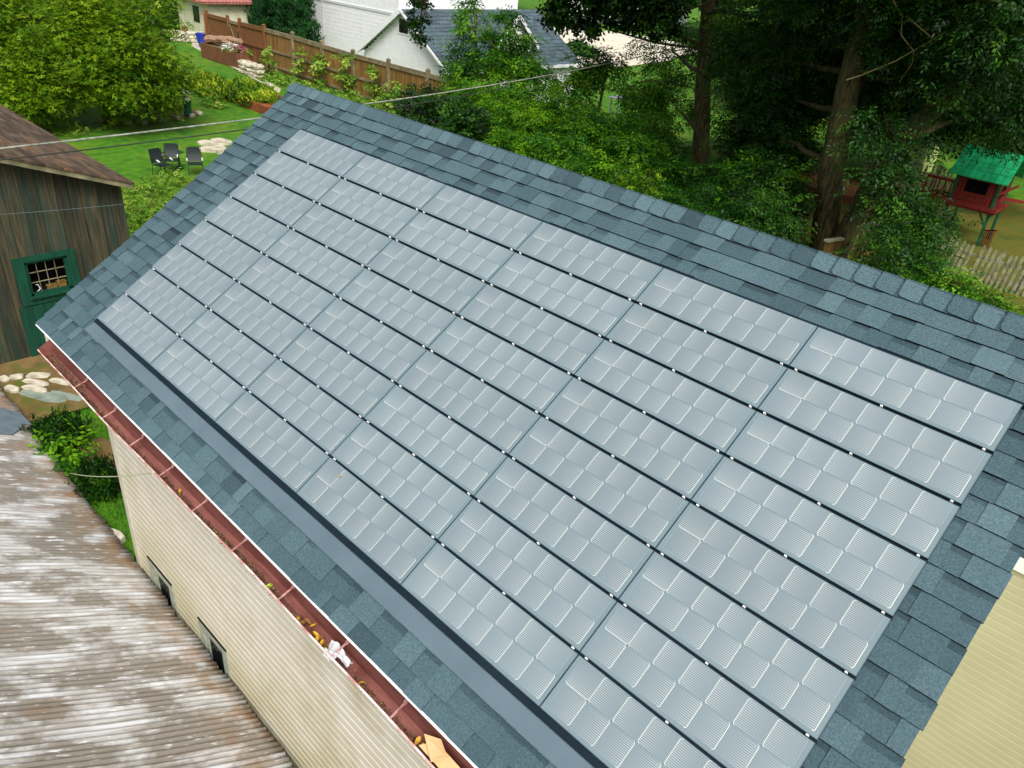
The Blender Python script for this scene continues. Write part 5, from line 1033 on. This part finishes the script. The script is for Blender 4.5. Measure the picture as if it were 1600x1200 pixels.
for i, (lb, bb, m_, kd, n, sz, tm) in enumerate(US):
    bl = [ab(*b) for b in bb]; c = np.mean(A(bl)[:, :3], axis=0); z = float(terr(c[0], c[1])); r = empty('bush', (c[0], c[1], z), lb, 'bush')
    ext = []
    for b in bl:      # foliage reaches down to the ground
        ext.append(b); zz = b[2] - b[5]
        if zz > z + .3: ext.append((b[0], b[1], (zz + z) / 2, b[3] * .8, b[4] * .8, (zz - z) / 2 + .3))
    leaves('foliage', r, m_, ext, int(n * 2.6), kd, sz * .76, 230 + i, per=8, spread=.35, tmean=tm, tamp=.38, droop=.5, zmin=z, fill=.25)
    mb = MB(); [limb(mb, (c[0] + .3 * math.sin(k), c[1] + .3 * math.cos(k), z - .1), b[:3], .05, .012, .1, 300 + i * 10 + k, 6, 5) for k, b in enumerate(bl)]; mb.build('stem', M_barkd, r)
# far tree line
for i, (x, y, h, rr_) in enumerate([(-20, 60, 14, 6), (-8, 55, 14, 6), (4, 50, 14, 6), (14, 46, 13, 6), (22, 40, 12, 6), (-14, 44, 11, 4.5), (2, 38, 11, 4.5), (12, 34, 11, 4.5), (-95, 60, 14, 8), (-78, 45, 13, 7), (-70, 70, 14, 8), (-45, 84, 15, 7), (-32, 90, 15, 7), (-62, 30, 11, 5), (-70, 16, 11, 5), (-66, 2, 11, 5)]):
    z = float(terr(x, y)); tree('background_tree', 'large dark background tree number %s of the far tree line' % '' if False else ['dark tree across the yard behind the street, far left of the row', 'dark tree at the far side behind the straight trunk', 'dark tree behind the forked tree', 'dark tree beyond the playhouse', 'dark tree beyond the right picture edge', 'nearer dark tree right of the street', 'nearer dark tree behind the forked trunk', 'nearer dark tree behind the playhouse roof', 'far tree left of the red roofed house', 'distant tree beyond the red roofed house', 'distant tree between the two houses', 'distant tree beyond the street bend', 'distant tree right of the far white house', 'tree left of the stucco house', 'tree behind the yellow green tree', 'tree at the far left behind the barn'][i],
        (x, y, z), [([(x, y, z - .2), (x + .2, y, z + h * .4), (x, y, z + h * .7)], .4, .2)], [(x, y, z + h * .55, rr_ * .8, rr_ * .8, h * .35), (x + rr_ * .4, y - 1, z + h * .4, rr_ * .6, rr_ * .6, h * .25), (x - rr_ * .4, y, z + h * .45, rr_ * .6, rr_ * .6, h * .25), (x, y - rr_ * .4, z + h * .25, rr_ * .7, rr_ * .6, h * .2), (x, y, z + h * .8, rr_ * .5, rr_ * .5, h * .2)],
        M_leafD, 1500, 'broad', 3.6, 260 + i, bark=M_barkd, per=10, spread=1.1, tmean=.4, limbs=False)
# low bush by the street
q = at(905, 86, Z=-6.3); bush('street_bush', q[0], q[1], [(0, 0, .5, 1.6, 1.2, .6), (-1.2, 0, .5, 1.2, 1, .5)], M_leafD, 500, 'broad', 1.8, 'low dark green bush at the near edge of the street', 'shrub', 290, per=8, spread=.4)
# glimpsed white garden table
wt = empty('garden_table', tuple(at(975, 188, Z=G)), 'white garden table glimpsed through the trees', 'table'); x, y, _ = at(975, 180, Z=G)
mb = MB(); mb.box((x - .75, y - .4, G + .70), (x + .75, y + .4, G + .75)); mb.build('tabletop', M_white, wt)
for a, b in ((-.65, -.3), (.65, -.3), (-.65, .3), (.65, .3)): mb = MB(); mb.box((x + a - .03, y + b - .03, G - .1), (x + a + .03, y + b + .03, G + .7)); mb.build('leg', M_white, wt)
sheet('shaded_yard', blobpoly(3.5, 22, 9.5, 6.5, 40, 8, .1), mat('yard_shade_tone', lin(78, 88, 16), lin(96, 88, 30), 1.2, .95, c3=lin(40, 66, 10), s3=.8, bump=.4, bscale=15), .03)  # dark olive sheet: tree shade over the yard put into its colour
# ------------------------------------------------------------ right yard: picket fences, tan board fence, playhouse
def picket_fence(p, q, h, label, lean=0, miss=0, seed=0, pw=.07, gap=.13, m=M_pickets):
    p, q = A(p), A(q); L = np.linalg.norm(q - p); d = (q - p) / L; nrm = A((-d[1], d[0], 0)); z = G
    r = empty('picket_fence', (p[0], p[1], z), label, 'fence'); rb_ = random.Random(seed)
    mb = MB()
    for hz in (.25, h * .72): mb.beam((*p[:2] + nrm[:2] * .03, z + hz), (*q[:2] + nrm[:2] * .03, z + hz), .035, .07)
    mb.build('rail', m, r); n = int(L / gap); mb = MB()
    for k in range(n):
        if rb_.random() < miss: continue
        c = p + d * (k * gap); c = A((c[0], c[1], z)); tl = d * (lean + rb_.uniform(-.05, .05)); hh_ = h * rb_.uniform(.92, 1.04); w_ = d * pw / 2; t = nrm * .02
        top = c + A((0, 0, hh_)) + tl; mb.hexa([c - w_ - t, c + w_ - t, c + w_, c - w_, top - w_ - t, top + w_ - t, top + w_, top - w_]); pk = top + A((0, 0, .07))
        mb.face([top - w_ - t, top + w_ - t, pk - t]); mb.face([top + w_, top - w_, pk])
    o = mb.build('pickets', m, r); n = int(L / 2.4)
    for k in range(n + 1): c = p + d * min(k * 2.4, L); mb = MB(); mb.box((c[0] - .045, c[1] + .04, z - .1), (c[0] + .045, c[1] + .13, z + h)); mb.build('post', m, r)
    return r
a = at(1436, 415, Z=G); b = at(1612, 470, Z=G)
picket_fence((a[0], a[1], 0), (b[0], b[1], 0), .95, 'leaning weathered picket fence at the right edge behind the ridge', .05, .08, 3)
a = at(1220, 300, Z=G); b = at(1345, 300, Z=G)
picket_fence((-3.0, 25.5, 0), (.2, 26.0, 0), 1.1, 'distant pale picket fence behind the big forked trunk', 0, .1, 4)
picket_fence((3.0, 33.0, 0), (9.5, 33.5, 0), 1.1, 'far picket fence on the bright lawn beyond the playhouse roof', 0, .1, 5)
# raised wood deck edge behind the trunk
dk = empty('garden_deck', (-1.5, 22.5, G), 'low wooden deck wall behind the forked trunk', 'deck'); a = at(1242, 300, Y=22); b = at(1325, 310, Y=22)
mb = MB(); mb.box((a[0] - .4, 22.0, G), (b[0] + .6, 22.06, a[2] + .30)); mb.build('skirt_board', M_planter, dk); mb = MB(); mb.box((a[0] - .4, 21.95, a[2] + .30), (b[0] + .6, 24.2, a[2] + .36)); mb.build('deck_top', M_redwood, dk)
q = at(1304, 296, Y=22.4); mb = MB(); mb.box((-.3, -.12, 0), (.3, .12, .09)); mb.box((-.26, -.09, .09), (.26, .09, .12)); o = mb.build('blue_bin_lid', mat('blue_plastic', (.02, .25, .6), None, 5, .4)); o.location = (q[0], q[1], a[2] + .36); tag(o, 'small bright blue plastic lid on the wooden deck', 'lid')
# tan boards with pale caps
bfc = empty('stepped_board_fence', (1.2, 15, G), 'stepped tan board fence with pale caps behind the ridge', 'fence')
for i, (u0, v0, u1, v1, Y) in enumerate([(1288, 385, 1318, 368, 13.2), (1345, 360, 1372, 345, 14.0), (1385, 338, 1402, 328, 14.8)]):
    p_, q_ = at(u0, v0, Y=Y), at(u1, v1, Y=Y + .55); mb = MB(); L = np.linalg.norm((q_ - p_)[:2]); n = 5; zt = (p_[2] + q_[2]) / 2
    for k in range(n):
        c0 = p_ + (q_ - p_) * (k / n); c1 = p_ + (q_ - p_) * ((k + .94) / n); mb.beam((c0[0], c0[1], (zt + G) / 2), (c1[0], c1[1], (zt + G) / 2), .025, zt - G, t=random.random())
    mb.build('board_panel', M_fence, bfc); mb = MB(); mb.beam((p_[0], p_[1], zt + .03), (q_[0], q_[1], zt + .03), .13, .05); mb.build('cap', M_pickets, bfc)
# playhouse
PX, PY = .98, 21.3
ph = empty('playhouse', (1.7, 21.8, G), 'red wooden playhouse on stilts with a green slatted roof', 'playhouse')
x0, x1, y0, y1 = 1.12, 2.30, 21.3, 22.4; zf = G + 1.12; zw = G + 1.98
mb = MB(); lapn = 10
def vboards(mb, xa, xb, y, za, zb, hole=None):
    n = int((xb - xa) / .1)
    for k in range(n):
        a_, b_ = xa + (xb - xa) * k / n, xa + (xb - xa) * (k + .93) / n
        for z0_, z1_ in ([(za, hole[2]), (hole[3], zb)] if hole and a_ < hole[1] and b_ > hole[0] else [(za, zb)]): mb.box((a_, y, z0_), (b_, y + .02, z1_))
hx0_, hx1_ = x0 + .28, x1 - .28
vboards(mb, x0, x1, y0, zf, zw, (hx0_, hx1_, zf + .36, zf + .72)); vboards(mb, x0, x1, y1, zf, zw)
for xx in (x0, x1 - .02):
    n = 10
    for k in range(n):
        a_ = y0 + .03 + (y1 - y0 - .03) * k / n; b_ = a_ + (y1 - y0) / n * .93
        if xx > 2 and 3 <= k <= 7: mb.box((xx, a_, zf), (xx + .02, b_, zf + .3)); continue
        mb.box((xx, a_, zf), (xx + .02, b_, zw + .3))
mb.build('board_wall', M_pred, ph)
mb = MB(); [mb.box(p, q) for p, q in [((hx0_ - .06, y0 - .025, zf + .30), (hx1_ + .06, y0 - .003, zf + .36)), ((hx0_ - .06, y0 - .025, zf + .72), (hx1_ + .06, y0 - .003, zf + .78)), ((hx0_ - .06, y0 - .025, zf + .36), (hx0_, y0 - .003, zf + .72)), ((hx1_, y0 - .025, zf + .36), (hx1_ + .06, y0 - .003, zf + .72))]]; mb.build('window_frame', M_pred, ph)
for p, q in [((x0 - .03, y0 - .03, G - .1), (x0 + .05, y0 - .003, zw)), ((x1 - .05, y0 - .03, G - .1), (x1 + .03, y0 - .003, zw)), ((x0 - .03, y1 + .02, G - .1), (x0 + .05, y1 + .06, zw)), ((x1 - .05, y1 + .02, G - .1), (x1 + .03, y1 + .06, zw))]:
    mb = MB(); mb.box(p, q); mb.build('corner_post', M_dgreen, ph)
mb = MB(); mb.box((x0 + .1, y0 + .5, zf + .02), (x1 - .1, y0 + .52, zw)); mb.build('dark_backing', M_dark, ph)  # black sheet stands for the unlit inside behind the window
mb = MB(); mb.beam((x1 - .01, y0 - .02, G + .62), (x1 - .3, y0 - .02, zf - .05), .03, .05); mb.beam((x1 - .01, y0 - .02, G + .62), (x1 + .0, y0 + .35, zf - .05), .03, .05); mb.build('knee_brace', M_dgreen, ph)
mb = MB(); mb.box((x0 - .12, y0 - .12, zf - .10), (x1 + .12, y1 + .12, zf)); [mb.box((x0 - .16, y0 - .16, zf - .04 + .0), (x1 + .16, y0 - .12, zf + .07)) for _ in (0,)]; mb.box((x1 + .12, y0 - .12, zf - .04), (x1 + .16, y1 + .12, zf + .07)); mb.build('floor', M_pred, ph)
mb = MB(); [mb.beam((x0 - .8 + .0, y0 + .0, zf + z_), (x0 - .03, y0, zf + z_), .04, .07) for z_ in (.05, .55)]; [mb.beam((x0 - .8 + k * .18, y0, zf), (x0 - .8 + k * .18, y0, zf + .55), .03, .05) for k in range(5)]; mb.box((x0 - .85, y0, zf - .08), (x0 - .12, y1, zf - .02)); mb.box((x0 - .85, y0, G - .1), (x0 - .78, y0 + .07, zf)); mb.build('balcony', M_pred, ph)
mb = MB(); mb.beam((x1 + .05, y0 + .25, zf + .35), (x1 + .6, y0 + .65, zf + .3), .05, .09); mb.beam((x1 + .0, y0 + .0, zf + .45), (x1 + .35, y0 + .45, zf + .75), .04, .07); mb.build('swing_beam', M_pred, ph)
mb = MB(); mb.beam((x1 - .05, y0 + .3, G + .45), (x1 + .35, y0 + .0, G + .62), .03, .04); n = 7
for k in range(n): c = A((x1 - .05, y0 + .3, 0)) + A((.4, -.3, 0)) * (k / n); mb.beam((c[0], c[1], G + .05), (c[0], c[1], G + .45 + .17 * k / n), .02, .055)
mb.build('slat_gate', M_pred, ph)
rx0, rx1 = x0 - .2, x1 + .22; ym = (y0 + y1) / 2; zr = zw + .70; zl = zw - .05
mb = MB()
for side in (0, 1):
    ya, yb = (y0 - .28, ym) if not side else (y1 + .28, ym); n = 4
    for k in range(n):
        f0, f1 = k / n, (k + 1) / n; m_ = 9
        for j in range(m_):
            xa2, xb2 = rx0 + (rx1 - rx0) * j / m_ + .006, rx0 + (rx1 - rx0) * (j + 1) / m_ - .006; Y0, Y1 = ya + (yb - ya) * f0, ya + (yb - ya) * f1; Z0, Z1 = zl + (zr - zl) * f0, zl + (zr - zl) * f1
            mb.hexa([(xa2, Y0, Z0), (xb2, Y0, Z0), (xb2, Y1, Z1 - .01), (xa2, Y1, Z1 - .01), (xa2, Y0, Z0 + .035), (xb2, Y0, Z0 + .035), (xb2, Y1, Z1 + .008), (xa2, Y1, Z1 + .008)], random.random())
mb.build('roof', M_pgreen, ph)
mb = MB()
for xx in (x0, x1 - .02): [mb.face([(xx + o_, y0, zw - .02), (xx + o_, y1, zw - .02), (xx + o_, ym, zr - .06)]) for o_ in (0, .02)]
mb.build('gable_board', M_pred, ph)
# bright lawn seen through the gap, put in as a made-up pale box
gs = empty('bright_lawn_box', (-.6, 30, G), 'pale box added for the bright lawn glimpsed between the dark trunks', 'shed'); q = at(1428, 222, Y=29)
mb = MB(); lap_wall(mb, (q[0] - .5, 29), (1, 0, 0), 1.1, G, q[2] + .3, .15, (0, -1, 0)); mb.box((q[0] - .5, 29.02, G), (q[0] + .6, 30.5, q[2] + .3)); mb.build('added_lawn_box_body', mat('bright_lawn_green', lin(190, 205, 130), None, 5, .7), gs)
mb = MB(); roofslab(mb, q[0] - .7, q[2] + .3, q[0] + .8, q[2] + .6, 28.8, 30.7, .06); mb.build('added_lawn_box_top', M_roofblue, gs)
